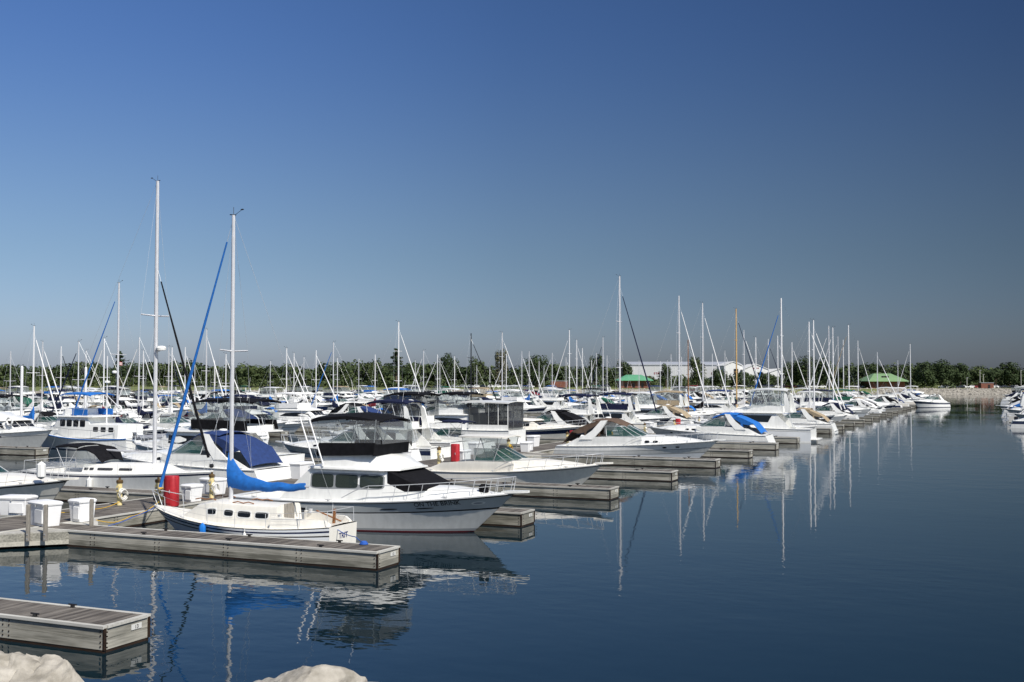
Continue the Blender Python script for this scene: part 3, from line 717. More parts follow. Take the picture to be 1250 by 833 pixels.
    if bimini:
        cm = main if hardtop else canvas; cn = b.p('hardtop' if hardtop else 'bimini')
        canopy(cn, [(fx1 - .0 * L, fw * .80, zt - .16), (fx1 - .06 * L, fw * .88, zt), (fx0 + .5 * (fx1 - fx0), fw * .92, zt + .06), (fx0 + .02 * L, fw * .92, zt - .02), (fx0 - .015 * L, fw * .88, zt - .10)], cm, arch=.13, lip=.14 if not hardtop else .1, th=.04)
        fm_ = b.p('bimini_frame', cn); fcol = 'grey_trim' if canvas in ('cloth_black',) else ('chrome' if not hardtop else main)
        for sg in (-1, 1):
            for xa_, xb_ in ((.04, .10), (.34, .22), (.36, .62), (.66, .52), (.95, .9)):
                fm_.tube([(fx0 + xa_ * (fx1 - fx0), sg * fw * .88, zt - .08), (fx0 + xb_ * (fx1 - fx0), sg * fw * .86, zc)], .02 if not hardtop else .035, fcol, 4)
        if enclosure:
            lo = skz[1] - .05 if skirt else 0
            for sg in (-1, 1):
                en = b.p('clear_panel', cn); xs = [fx0 + (fx1 - fx0) * k / 6 for k in range(7)]
                en.loft([[(x, sg * fw * .89, zt - .12) for x in xs], [(x + .1 * (k == 6), sg * fw * (.90 + .012 * math.sin(k * 2)), zc + lo) for k, x in enumerate(xs)]], enclosure, cap=False)
            en = b.p('clear_panel', cn); en.loft([[(fx1, -fw * .85, zt - .2), (fx1, fw * .85, zt - .2)], [(fx1 + .12, -fw * .85, zc + lo), (fx1 + .12, fw * .85, zc + lo)]], enclosure, cap=False)
    if arch:
        ar = b.p('radar_arch'); secs = []
        for i, (x, y, z) in enumerate([(fx0 - .02 * L, -fw * .95, zf), (fx0 - .0 * L, -fw * .9, zt - .5), (fx0 + .03 * L, -fw * .8, zt - .1), (fx0 + .03 * L, fw * .8, zt - .1), (fx0, fw * .9, zt - .5), (fx0 - .02 * L, fw * .95, zf)]):
            wd = (.3, .16, .13, .13, .16, .3)[i]; sg = -1 if y < 0 else 1
            secs.append([(x - wd, y, z), (x + wd, y, z), (x + wd, y - sg * .1, z - .08), (x - wd, y - sg * .1, z - .08)])
        ar.loft(secs, main, True, True); ar.lathe((fx0 + .03 * L, 0, zt - .1), [(.1, 0), (.28, .06), (.28, .18), (.1, .26)], 'gel', 10)
    # aft bulkhead door, ladder, cockpit sides
    if aftdoor:
        dr = b.p('cabin_door', cab); dr.bevbox((x0 - .02, -.12 * B, fs * .45 + .95), (.04, .75, 1.8), 'glass_dark', .01)
        ld = b.p('ladder')
        for y in (.18, .58): ld.tube([(fx0 - .06 * L, y, fs * .45), (fx0 + .01 * L, y, zf + .9)], .02, 'chrome', 4)
        for k in range(7): q = k / 7; ld.tube([(fx0 - .06 * L + q * .055 * L, .18, fs * .45 + q * (zf - fs * .45)), (fx0 - .06 * L + q * .055 * L, .58, fs * .45 + q * (zf - fs * .45))], .018, 'chrome', 4)
        for sg in (-1, 1): b.p('side_wing', cab).prism([(x0 + .02, sg * w * .99, z0), (x0 - .12 * L, sg * w * .99, z0), (x0 + .02, sg * w * .94, zr - .02)], (0, -sg * .06, 0), main)
    pf = b.p('swim_platform'); pf.loft([[(x, -y, q), (x, y, q), (x, y, q + .08), (x, -y, q + .08)] for x, y, q in ((-.555 * L, B * .33, .28), (-.54 * L, B * .41, .28), (-.495 * L, B * .43, .28))], main, True, True)
    if pulpit:
        pp = b.p('anchor_pulpit'); x = L / 2
        pp.loft([[(a_, -ww, z), (a_, ww, z), (a_, ww, z + .09), (a_, -ww, z + .09)] for a_, ww, z in ((x - .5, .3, fb - .03), (x + .15, .22, fb), (x + .6, .1, fb + .02))], main, True, True)
    if lod < 2: bow_rail(b, h, x1 - .15 * L if lod == 0 else x1, .66, posts=rails, low=(lod == 0))
    if hullports:
        for k in range(hullports): patches(b, 'hull_porthole', h.mb, h, .16 * L + k * .09 * L, .8, .18, .07, 'glass_dark')
    if lod < 2:
        an = b.p('antenna'); an.tube([(fx0 + .05 * L, fw * .8, zf + fh), (fx0 + .01 * L, fw * .82, zf + fh + 3.2)], [.018, .008], 'mast_white', 4)
    return h, dict(zr=zr, zf=zf, zc=zc, zt=zt, fx0=fx0, fx1=fx1, fw=fw, st=st, x0=x0, x1=x1, w=w)

def runabout(b, L, B, canvas='cloth_navy', bands=((.7, 'gel'), (.82, 'navy'), (1, 'gel')), main='gel', outboard=True, ttop=False):
    lod = b.lod; h = Hull(b, L, B, .9, .92, 1.25, draft=.4, tr=.88, flare=.15, rake=.16 * L, n=2.5, bands=bands)
    deck(b, h, main, cock=(-.46 * L, .06 * L, .78, .38)); edge_tube(b, h, .028, 'grey_trim')
    st = [];
    for k in range(6):
        q = k / 5; x = .06 * L + q * .34 * L; ww = min(.36 * B, h.y(x) * .8); st.append((x, ww, ww * .85, h.z(x) - .02, h.z(x) + .28 * (1 - q ** 2) + .01))
    fd = b.p('foredeck'); house(fd, st, main, r=.1)
    z = h.z(.06 * L) + .28
    wshield(b, -.08 * L, .12 * L, B * .37, z - .12, -.1 * L, .05 * L, B * .33, z + .45, bars=5)
    if ttop:
        cs = b.p('console'); cs.bevbox((-.1 * L, 0, .95), (.8, .9, 1.1), main, .08)
        tt = b.p('hardtop'); canopy(tt, [(-.0 * L, B * .28, 2.75), (-.06 * L, B * .33, 2.8), (-.26 * L, B * .33, 2.8)], main, arch=.06, lip=.06)
        for sg in (-1, 1):
            for x in (-.03, -.22): tt.tube([(x * L, sg * B * .3, 2.75), (-.1 * L + (x + .12) * 2, sg * B * .26, .6)], .03, 'chrome', 5)
    elif canvas:
        cn = b.p('canvas_cover'); canopy(cn, [(.02 * L, B * .30, z + .42), (-.08 * L, B * .36, z + .62), (-.22 * L, B * .37, z + .5), (-.4 * L, B * .39, z - .02), (-.46 * L, B * .39, z - .22)], canvas, arch=.16, lip=.14)
    if outboard:
        ob = b.p('outboard_motor'); ob.bevbox((-L / 2 - .28, 0, 1.05), (.55, .42, .55), 'outboard_black', .1); ob.tube([(-L / 2 - .2, 0, .9), (-L / 2 - .25, 0, -.2)], .1, 'outboard_black', 6)
    if lod < 2: bow_rail(b, h, .08 * L, .45, posts=4)
    return h

def trawler(b, L, B, canvas='cloth_blue', bands=((.06, 'navy'), (.86, 'gel'), (1, 'gel')), main='gel', trim='cloth_blue'):
    lod = b.lod; h = Hull(b, L, B, 1.15, 1.1, 1.9, draft=.7, tr=.8, flare=.16, rake=.09 * L, n=2.3, bands=bands)
    deck(b, h, main); edge_tube(b, h, .05, 'cloth_blue')
    w = .39 * B; st = [(-.42 * L, w, w * .96, 1.1, 2.35), (-.16 * L, w, w * .96, 1.1, 2.4), (-.14 * L, w, w * .95, 1.1, 3.0), (.14 * L, w, w * .95, 1.15, 3.02), (.19 * L, w * .9, w * .8, 1.2, 2.2), (.30 * L, w * .8, w * .7, 1.3, 2.0)]
    cab = b.p('cabin'); house(cab, st, main, r=.07)
    for k in range(4): panes(b, 'window', cab, st, rr_poly(-.12 * L + k * .062 * L, -.12 * L + k * .062 * L + .048 * L, .55, .9, .1), 'glass_dark', .014, r=.07)
    for k in range(3): panes(b, 'window', cab, st, rr_poly(-.38 * L + k * .07 * L, -.38 * L + k * .07 * L + .045 * L, .5, .85, .1), 'glass_dark', .014, r=.07)
    rf = b.p('cabin_roof'); house(rf, [(-.2 * L, w * 1.06, w * 1.06, 3.0, 3.1), (.17 * L, w * 1.06, w * 1.04, 3.02, 3.12), (.2 * L, w * .8, w * .8, 3.02, 3.08)], main, r=.03)
    fb_ = b.p('flybridge'); house(fb_, [(-.02 * L, w * .85, w * .8, 3.1, 3.7), (.1 * L, w * .8, w * .7, 3.1, 3.75), (.14 * L, w * .7, w * .5, 3.1, 3.2)], main, r=.08)
    for sg in (-1, 1): b.p('weather_cloth', fb_).prism([(-.14 * L, sg * w * .98, 3.15), (-.0 * L, sg * w * .98, 3.15), (-.0 * L, sg * w * .98, 3.75), (-.14 * L, sg * w * .98, 3.7)], (0, -sg * .04, 0), canvas)
    bi = b.p('bimini'); canopy(bi, [(.13 * L, B * .34, 5.0), (.08 * L, B * .38, 5.15), (-.1 * L, B * .38, 5.15), (-.16 * L, B * .35, 5.0)], canvas, arch=.12, lip=.12)
    fr_ = b.p('bimini_frame', bi)
    for sg in (-1, 1):
        for x in (-.14, -.02, .11): fr_.tube([(x * L, sg * B * .37, 5.05), ((x * .7) * L, sg * w, 3.1)], .02, 'chrome', 4)
    mst = b.p('signal_mast'); mst.tube([(-.2 * L, 0, 2.4), (-.2 * L, 0, 8.6)], [.06, .04], 'mast_white', 6); mst.tube([(-.2 * L, 0, 5.0), (-.38 * L, 0, 3.2)], .035, 'mast_white', 5)
    mst.lathe((-.2 * L, 0, 6.2), [(.05, -.1), (.28, -.05), (.28, .1), (.05, .15)], 'gel', 8)
    rb = b.p('ring_buoy'); rb.torus((-.19 * L, -w - .05, 3.7), .3, .08, 'gel', 1)
    rail = b.p('side_rail')
    for sg in (-1, 1):
        P_ = [(x * L, sg * (h.y(x * L) - .08), h.z(x * L) + .8) for x in (-.4, -.2, 0, .15, .3, .42, .48)]
        rail.tube(P_, .02, 'grey_trim', 4)
        for a in P_: rail.tube([a, (a[0], a[1], a[2] - .8)], .016, 'grey_trim', 4)
    return h

# ------------------------------------------------------------------ the setting: water, land, rocks
def water_mat():
    m = bpy.data.materials.new('harbour_water'); m.use_nodes = True; n = m.node_tree; p = n.nodes['Principled BSDF']; N = n.nodes.new; L = n.links.new
    p.inputs['Base Color'].default_value = (.004, .014, .020, 1); p.inputs['Roughness'].default_value = .02; p.inputs['IOR'].default_value = 1.33
    tc = N('ShaderNodeTexCoord')
    def noise(sc, det, st=(1, 1, 1)):
        mp = N('ShaderNodeMapping'); mp.inputs['Scale'].default_value = st; mp.inputs['Rotation'].default_value = (0, 0, YAW); z = N('ShaderNodeTexNoise'); z.inputs['Scale'].default_value = sc; z.inputs['Detail'].default_value = det
        L(tc.outputs['Object'], mp.inputs[0]); L(mp.outputs[0], z.inputs['Vector']); return z
    big = noise(.022, 3, (1, 1.6, 1)); r = N('ShaderNodeMapRange'); r.inputs['From Min'].default_value = .42; r.inputs['From Max'].default_value = .62; r.inputs['To Min'].default_value = .25; r.inputs['To Max'].default_value = 1.0
    L(big.outputs['Fac'], r.inputs['Value'])
    a = noise(1.1, 2, (1, 1.5, 1)); c = noise(.28, 2, (1, 1.4, 1))
    ad = N('ShaderNodeMath'); ad.operation = 'MULTIPLY_ADD'; ad.inputs[1].default_value = 1.8; L(c.outputs['Fac'], ad.inputs[0]); L(a.outputs['Fac'], ad.inputs[2])
    mu = N('ShaderNodeMath'); mu.operation = 'MULTIPLY'; L(ad.outputs[0], mu.inputs[0]); L(r.outputs[0], mu.inputs[1])
    b = N('ShaderNodeBump'); b.inputs['Strength'].default_value = 1.0; b.inputs['Distance'].default_value = .010
    L(mu.outputs[0], b.inputs['Height']); L(b.outputs[0], p.inputs['Normal'])
    M['harbour_water'] = m
water_mat()
w = MB(); w.add([(-4000, -300, 0), (4000, -300, 0), (4000, 5000, 0), (-4000, 5000, 0)], [(0, 1, 2, 3)], 'harbour_water')
tag(w.build('water', sharp=0, recalc=False), kind='structure')

def ground_mat():
    m = bpy.data.materials.new('shore_grass'); m.use_nodes = True; n = m.node_tree; p = n.nodes['Principled BSDF']; N = n.nodes.new; L = n.links.new
    tc = N('ShaderNodeTexCoord'); z = N('ShaderNodeTexNoise'); z.inputs['Scale'].default_value = .05; z.inputs['Detail'].default_value = 6; L(tc.outputs['Object'], z.inputs['Vector'])
    cr = N('ShaderNodeValToRGB'); e = cr.color_ramp.elements; e[0].position = .35; e[1].position = .66; e[0].color = (.085, .115, .028, 1); e[1].color = (.19, .20, .06, 1)
    L(z.outputs['Fac'], cr.inputs[0]); L(cr.outputs[0], p.inputs['Base Color']); p.inputs['Roughness'].default_value = .95
    M['shore_grass'] = m
ground_mat()
SH = [(-900, 330), (-184, 400), (-60, 455), (100, 505), (180, 548), (260, 550), (1100, 640)]      # far shoreline as (right, depth) seen from the breakwater
def shore(r):
    for (a, b), (c, d) in zip(SH, SH[1:]):
        if a <= r <= c: return b + (d - b) * (r - a) / (c - a)
    return SH[-1][1]
ld = MB(); secs = []
for r in [-1400, -900, -600, -400, -300, -240, -184, -120, -60, 20, 100, 140, 180, 220, 260, 400, 700, 1100, 1500]:
    s0 = shore(max(-899, min(1099, r)))
    secs.append([(*rd(r * (1 + dd / 500.), s0 + dd), z) for dd, z in ((-4, -1.2), (0, -.1), (9, 2.55), (14, 2.7), (60, 2.9), (180, 3.3), (700, 4.5), (3500, 8))])
ld.loft(secs, 'shore_grass', cap=False)
tag(ld.build('ground', sharp=60), kind='structure')
# rip-rap on the far bank
rr = random.Random(5)
def rock_mesh(mb, c, r, m, rnd, sub=1, squash=.8, amp=.22):
    bm = bmesh.new(); bmesh.ops.create_icosphere(bm, subdivisions=sub, radius=1)
    ax = Vector((rnd.uniform(-1, 1), rnd.uniform(-1, 1), rnd.uniform(-1, 1)))
    planes = [(Vector((rnd.uniform(-1, 1), rnd.uniform(-1, 1), rnd.uniform(-.6, 1))).normalized(), rnd.uniform(.62, .9)) for _ in range(7)]
    vs = []
    for v in bm.verts:
        p = v.co.copy()
        for n, d in planes:
            k = p.dot(n)
            if k > d: p -= n * (k - d)
        p *= 1 + amp * rnd.uniform(-.3, .3)
        vs.append((c[0] + p.x * r, c[1] + p.y * r * .9, c[2] + p.z * r * squash))
    fs = [tuple(v.index for v in f.verts) for f in bm.faces]; bm.free(); mb.add(vs, fs, m)
rk = MB(); r = -300.0
secs = []
for i in range(75):
    r = -300 + i * 10; secs.append([(*rd(r, shore(r) + dd), z) for dd, z in ((-2, -.7), (0, .02), (9, 2.67), (11, 2.72))])
rk.loft(secs, 'rock', cap=False); r = -260.0
while r < 420:
    for k in range(8):
        dd = k * 1.3 + rr.uniform(-.5, .5); z = -.1 + dd / 9 * 2.65
        rock_mesh(rk, (*rd(r + rr.uniform(-.7, .7), shore(r) + dd), z + .05), rr.uniform(.35, .8), 'rock', rr)
    r += 1.15
tag(rk.build('riprap', sharp=25), kind='stuff')
# the breakwater the camera stands on
bk = MB(); secs = []
for i in range(60):
    r = -60 + i * 2.1
    secs.append([(*rd(r, d), z + rr.uniform(-.18, .18)) for d, z in ((-9, 4.45), (-4, 4.65), (0, 4.7), (2.5, 4.65), (4.7, 4.38), (6.2, 3.2), (8.6, 1.4), (10.6, -.2), (12, -1.2))])
bk.loft(secs, 'rock', cap=False); tag(bk.build('breakwater_bank', sharp=30), kind='structure')

bs = MB(); r = -26.0
while r < 40:
    for d in (-3, -1.8, 1.6, 2.9, 5.0, 5.9, 6.8, 7.7, 8.6, 9.5, 10.4):
        d += rr.uniform(-.35, .35); z = 4.66 if d < 2.5 else (4.66 - (d - 2.5) * .127 if d < 4.7 else (4.38 - (d - 4.7) * .787 if d < 6.2 else max(-.3, 3.2 - (d - 6.2) * .76)))
        q = rr.uniform(.16, .3) if d < 4.9 else rr.uniform(.35, .7)
        rock_mesh(bs, (*rd(r + rr.uniform(-.4, .4), d), z + .02), q, 'rock', rr, 2, .6)
    r += .95
tag(bs.build('bank_stones', sharp=30), kind='stuff')
def boulder(c, sc, seed, label, rz=0):
    rnd = random.Random(seed); bm = bmesh.new(); bmesh.ops.create_icosphere(bm, subdivisions=6, radius=1)
    planes = [(Vector((rnd.uniform(-1, 1), rnd.uniform(-1, 1), rnd.uniform(-.3, 1))).normalized(), rnd.uniform(.6, .88)) for _ in range(11)]
    from mathutils import noise as nz
    for v in bm.verts:
        p = v.co.copy()
        for n, d in planes:
            k = p.dot(n)
            if k > d: p -= n * (k - d) * .94
        p *= 1 + .04 * nz.fractal(p * 2.2 + Vector((seed, 0, 0)), 1.0, 2.0, 5) + .022 * nz.fractal(p * 7 + Vector((seed, 0, 0)), .8, 2.0, 6) - .022 * max(0, .12 - abs(nz.noise(p * 2.6 + Vector((0, seed, 0))))) / .12
        v.co = Vector((p.x * sc[0], p.y * sc[1], p.z * sc[2]))
    me = bpy.data.meshes.new('boulder'); bm.to_mesh(me); bm.free(); me.materials.append(M['boulder']); me.shade_smooth(); me.set_sharp_from_angle(angle=R(40))
    o = bpy.data.objects.new('boulder', me); COL.objects.link(o); o.location = c; o.rotation_euler = (0, 0, rz)
    return tag(o, label, 'rock', 'rocks along the breakwater edge')
mat('boulder', (.22, .20, .165), .92, col2=(.43, .40, .35), scale=14, bump=1.0, detail=14)
def bpos(x, y, d): # centre of a rock top seen at pixel (x, y) at depth d
    return (*xd(x, d), CAMH - d * (y - 466) / FOC)
p = bpos(62, 797, 4.6); boulder((p[0], p[1], p[2] - .41), (.36, .44, .48), 17, 'pale rounded boulder rising to a peak at the water edge', .5)
p = bpos(346, 818, 4.3); boulder((p[0], p[1], p[2] - .355), (.58, .42, .46), 42, 'pale low broad boulder at the water edge', 1.2)
p = bpos(5, 818, 4.5); boulder((p[0], p[1], p[2] - .40), (.40, .36, .48), 31, 'low flat boulder leaning against the peaked boulder', .2)

# ------------------------------------------------------------------ docks
DH = .62
def pier_parts(L, W, posts=True, planks=True, ends=(False, True), sides=True):
    """a floating pier along local x from 0 to L: deck planks, fascia boards, bleached edge boards, wet band"""
    dk, fa, trm, wb = MB(), MB(), MB(), MB(); rnd = random.Random(int(L * 10))
    n = max(1, round(L / .145)); p = L / n
    if planks:
        for i in range(n):
            dk.box(((i + .5) * p, 0, DH - .024 + rnd.uniform(-.003, .003)), (p - .009, W - .16, .04), 'plank_u')
        dk.box((L / 2, 0, DH - .09), (L - .1, W - .2, .05), 'wet_wood')
    else: dk.box((L / 2, 0, DH - .03), (L - .1, W - .2, .05), 'plank_u')
    k = max(1, round(L / 3.05)); s = L / k
    for sg in (-1, 1):
        for i in range(k):
            for z in (.195, .445):
                fa.box(((i + .5) * s, sg * (W / 2 - .03 - rnd.uniform(0, .006)), z), (s - .012, .05, .244), 'fascia')
            if posts:
                for zz in (.15, .25, .40, .50):
                    for dx in (-.10, .10): fa.box(((i + 1) * s + dx - (s if False else 0), sg * (W / 2 - .003), zz), (.03, .02, .03), 'wet_wood')
        trm.box((L / 2, sg * (W / 2 - .03), DH - .028), (L + .02, .13, .066), 'trim_board')
        wb.box((L / 2, sg * (W / 2 - .05), .0), (L - .02, .06, .15), 'wet_wood')
    for e, x, sg in ((ends[0], 0, -1), (ends[1], L, 1)):
        if e:
            for z in (.195, .445): fa.box((x - sg * .03, 0, z), (.05, W - .07, .244), 'fascia_end')
            trm.box((x - sg * .03, 0, DH - .0265), (.13, W - .20, .066), 'trim_board')
            wb.box((x - sg * .05, 0, 0), (.06, W - .02, .15), 'wet_wood')
            for y in (-1, 1): fa.box((x - sg * .001, y * (W / 2 - .03), .32), (.05, .07, .5), 'wet_wood')
    return dk, fa, trm, wb
def pier(name, L, W, label, cat, group, planks=True, plate=True):
    root = empty(name, (0, 0, 0), 0, label, cat, group)
    dk, fa, trm, wb = pier_parts(L, W, planks=planks)
    dk.build('deck', root, 0, False); f = fa.build('fascia', root, 0, False); trm.build('edge_board', root, 0, False); wb.build('waterline_board', root, 0, False)
    for sg in (-1, 1):
        for k in range(1, 4):
            q = MB(); x = L * (k / 4 + .1); y = sg * (W / 2 - .16); q.tube([(x - .13, y, DH + .075), (x + .13, y, DH + .075)], .022, 'outboard_black', 5); q.box((x, y, DH + .035), (.1, .05, .07), 'outboard_black'); q.build('cleat', root, 0)
    if plate:
        q = MB(); q.box((L + .006, .30, .42), (.012, .34, .13), 'sign_white'); q.build('number_plate', root, 0)
    return root
ORD = ['first', 'second', 'third', 'fourth', 'fifth', 'sixth', 'seventh', 'eighth', 'ninth', 'tenth', 'eleventh', 'twelfth', 'thirteenth', 'fourteenth', 'fifteenth', 'sixteenth', 'seventeenth', 'eighteenth', 'nineteenth']
TENS = {2: 'twent', 3: 'thirt', 4: 'fort', 5: 'fift', 6: 'sixt'}
def ordinal(i):
    i += 1
    if i < 20: return ORD[i - 1]
    return TENS[i // 10] + ('ieth' if i % 10 == 0 else 'y-' + ORD[i % 10 - 1])
FV = [21.3, 33.5, 45.5, 57.3, 69.2, 80.8, 92.3, 103.9, 115.4]
while len(FV) < 33: FV.append(FV[-1] + 11.6)
UEND = -19.0; AR0 = -34.4; AL0 = -38.0
f0 = pier('finger_pier', UEND - AR0, 1.5, 'nearest weathered grey finger pier, empty water on both sides', 'pier', 'finger piers of the nearest dock')
special = {1: 'grey finger pier in front of the cream sail boat', 2: 'finger pier just behind the bow of the big grey-white flybridge cruiser',
           3: 'finger pier in front of the express cruiser with green windshield', 4: 'finger pier behind the bow of the green windshield cruiser',
           5: 'finger pier in front of the express cruiser with brown aft canvas', 6: 'finger pier just beyond the bow of the brown canvas cruiser',
           7: 'finger pier in front of the express cruiser with blue aft canvas', 8: 'finger pier in front of the white enclosed flybridge yacht'}
for i, v in enumerate(FV):
    o = f0 if i == 0 else copytree(f0)
    o.location = (AR0, v - .75, 0)
    if i: o['label'] = special.get(i, f'finger pier on water side of nearest dock, {ordinal(i)} from the rocks')
    # the number on the nearest plate
    if i == 0:
        t = MB(); puttext(t, '13', .13, (UEND - AR0 + .014, .30, .375), (0, 1, 0), (0, 0, 1), 'inkblack'); t.build('number', [c for c in o.children if c.name.startswith('number_plate')][0], 0)
for i, v in enumerate(FV[1:], 1):
    o = copytree(f0); o.location = (AL0, v - .75, 0); o.rotation_euler = (0, 0, math.pi)
    for c in list(o.children):
        for cc in list(c.children): bpy.data.objects.remove(cc)
    o['label'] = f'finger pier on the left side of the nearest dock, {ordinal(i - 1)} from the rocks'
wk = empty('dock_walkway', ((AR0 + AL0) / 2, 6, 0), R(90), 'long grey plank walkway of the nearest dock carrying white dock boxes', 'dock', 'main dock walkways')
dk, fa, trm, wb = pier_parts(396, AR0 - AL0, planks=True)
dk.build('deck', wk, 0, False); fa.build('fascia', wk, 0, False); trm.build('edge_board', wk, 0, False); wb.build('waterline_board', wk, 0, False)
# corner gussets where fingers meet the walkway
for i, v in enumerate(FV[:14]):
    for sg in (-1, 1):
        vv = v - .75 + sg * .75
        a = [(AR0, vv, 0), (AR0 + 1.9, vv, 0), (AR0, vv + sg * 1.9, 0)]
        lw = [(6 - 6 + (y - 6), -(x - (AR0 + AL0) / 2), .1) for x, y, z in a]
        kn = MB(); kn.prism(lw, (0, 0, DH - .17), 'fascia_end'); kn.prism([(x, y, DH - .068) for x, y, z in lw], (0, 0, .05), 'trim_board'); kn.build('corner_gusset', wk, 0)
docks = {'B': (-93.6, -90.0, 58, 420), 'C': (-149.6, -146.0, 105, 415), 'D': (-205.6, -202, 160, 372), 'E': (-261.6, -258, 215, 330)}
nm = {'B': 'second', 'C': 'third', 'D': 'fourth', 'E': 'fifth'}
for k, (u0, u1, v0, v1) in docks.items():
    wk = empty('dock_walkway', ((u0 + u1) / 2, v0, 0), R(90), f'main walkway of the {nm[k]} dock, mostly hidden behind boats', 'dock', 'main dock walkways')
    dk, fa, trm, wb = pier_parts(v1 - v0, u1 - u0, posts=False, planks=False)
    dk.build('deck', wk, 0, False); fa.build('fascia', wk, 0, False); trm.build('edge_board', wk, 0, False)
fB = pier('finger_pier', 15.4, 1.5, '', 'pier', 'finger piers of the second dock', planks=False)
vB = [59.5 + 11.6 * i for i in range(31)]
for i, v in enumerate(vB):
    o = fB if i == 0 else copytree(fB); o.location = (-90, v - .75, 0)
    o['label'] = f'finger pier on the near side of the second dock, {ordinal(i)} from the near end'
wkR = empty('dock_walkway', (16.5, 150, 0), R(90), 'main walkway of the dock at the far right', 'dock', 'main dock walkways')
dk, fa, trm, wb = pier_parts(275, 3, posts=False, planks=False); dk.build('deck', wkR, 0, False); fa.build('fascia', wkR, 0, False)

# ------------------------------------------------------------------ dock furniture
def dockbox(u, v, w, d, hgt, label, rz=0, proto={}):
    key = (w, d, hgt); src = proto.get(key)
    if src: o = copytree(src); o.location = (u, v, DH); o.rotation_euler = (0, 0, rz); o['label'] = label; return o
    o = empty('dock_box', (u, v, DH), rz, label, 'dock box', 'white dock boxes')
    b = MB(); b.bevbox((0, 0, (hgt - .12) / 2), (w, d, hgt - .12), 'box_white', .03, .86); b.build('body', o)
    l = MB(); secs = []
    for z, k in ((hgt - .14, 1.0), (hgt - .07, 1.03), (hgt - .03, .98), (hgt, .86)):
        X, Y, q = w / 2 * k + .03, d / 2 * k + .03, .05; secs.append([(a, c, z) for a, c in ((-X + q, -Y), (X - q, -Y), (X, -Y + q), (X, Y - q), (X - q, Y), (-X + q, Y), (-X, Y - q), (-X, -Y + q))])
    l.loft(secs, 'box_white', True, True); l.build('lid', o)
    p = MB(); p.bevbox((w * .16, -d / 2 * .93 - .012, (hgt - .2) * .52), (w * .5, .05, (hgt - .2) * .7), 'box_white', .015); p.build('front_panel', o)
    h_ = MB(); h_.box((0, -d / 2 - .03, hgt - .16), (.06, .03, .09), 'chrome'); h_.build('latch', o)
    proto[key] = o; return o
def pedestal(u, v, label, rope=None, proto={}):
    o = empty('power_pedestal', (u, v, DH), 0, label, 'pedestal', 'cream dock power pedestals')
    b = MB(); b.lathe((0, 0, 0), [(.12, 0), (.12, 1.0)], 'post_cream', 10); b.build('post', o)
    b = MB(); b.lathe((0, 0, 1.0), [(.14, 0), (.15, .02), (.15, .12), (.13, .14), (.05, .16), (.05, .25)], 'post_brown', 10); b.build('cap', o)
    b = MB(); b.box((.0, -.11, .75), (.17, .06, .26), 'post_cream'); b.box((.0, -.145, .76), (.1, .02, .08), 'grey_trim'); b.build('outlet', o)
    if rope:
        b = MB()
        for k in range(4): b.torus((.16 + .02 * k, .02 * k, .55 - .03 * k), .22 + .02 * (k % 2), .022, rope, 0, 12)
        b.build('hose_coil', o)
    return o
def firebox(u, v, label, hgt=1.35, r=.36):
    o = empty('fire_cabinet', (u, v, DH), 0, label, 'fire cabinet', 'red fire cabinets on the docks')
    b = MB(); prof = []
    n = 12; secs = []
    for z, k in ((0, .96), (.05, 1), (hgt - .06, 1), (hgt, .94)):
        secs.append([(r * k * math.copysign(abs(math.cos(a)) ** .6, math.cos(a)), r * .8 * k * math.copysign(abs(math.sin(a)) ** .6, math.sin(a)), z) for a in [i * 2 * math.pi / 16 for i in range(16)]])
    b.loft(secs, 'red_paint', True, True); b.build('body', o)
    b = MB(); b.bevbox((0, -r * .8 - .005, hgt * .5), (r * 1.1, .02, hgt * .8), 'red_paint', .005); bo = b.build('door', o)
    b = MB(); b.box((r * .42, -r * .8 - .03, hgt * .5), (.03, .03, .14), 'chrome'); b.build('handle', bo)
    return o
def onpx(x, y): return ground(x, y, DH)
u, v = onpx(58, 640); dockbox(u, v, 1.3, .75, .95, 'white dock box behind two wooden posts at the edge of the walkway', R(-18))
u, v = onpx(24, 627); dockbox(u, v, 1.35, .8, .8, 'wide white dock box farthest left on the nearest walkway', R(12))
u, v = onpx(103, 635); dockbox(u, v, .75, .75, .9, 'small square white dock box beside a short wooden post', R(-10))
u, v = onpx(236, 611); dockbox(u, v, .75, .7, .8, 'small white dock box just right of the red fire cabinet', R(-10))
u, v = onpx(262, 602); dockbox(u, v, 1.2, .75, .8, 'wide white dock box right of the fire cabinet, behind the sail boat mast', R(-10))
for x, y, t in ((44, 648, 'left one of two posts in front of a white dock box'), (65, 648, 'right one of two posts in front of a white dock box'), (120, 640, 'single short wooden post right of the small square dock box')):
    u, v = onpx(x, y); o = empty('dock_post', (u, v - .25, 0), R(20), 'weathered wooden ' + t, 'post', 'wooden posts on the dock')
    b = MB(); b.bevbox((0, 0, .98), (.13, .13, 1.36), 'post_wood', .015); b.build('timber', o)
    b = MB(); b.box((0, -.072, .55), (.05, .02, .05), 'grey_trim'); b.box((0, -.072, .38), (.05, .02, .05), 'grey_trim'); b.build('bolt', o)
u, v = onpx(148, 616); pedestal(u, v, 'cream power pedestal with brown cap and white hose coil, left of the fire cabinet', 'rope_white')
u, v = onpx(195, 615); pedestal(u, v, 'cream power pedestal with yellow cord coil beside the near red fire cabinet', 'rope_yellow')
u, v = onpx(211, 617); firebox(u, v, 'tall red fire cabinet behind the bow of the cream sail boat', 1.36, .33)
k = 0
for x, y, kind, lab in ((681, 572, 'p', 'cream pedestal with yellow hose behind the flybridge cruiser bow'), (0, 0, '', ''),):
    pass
def along(i, du=0): return ((AR0 + AL0) / 2 + du, FV[i] - .75)
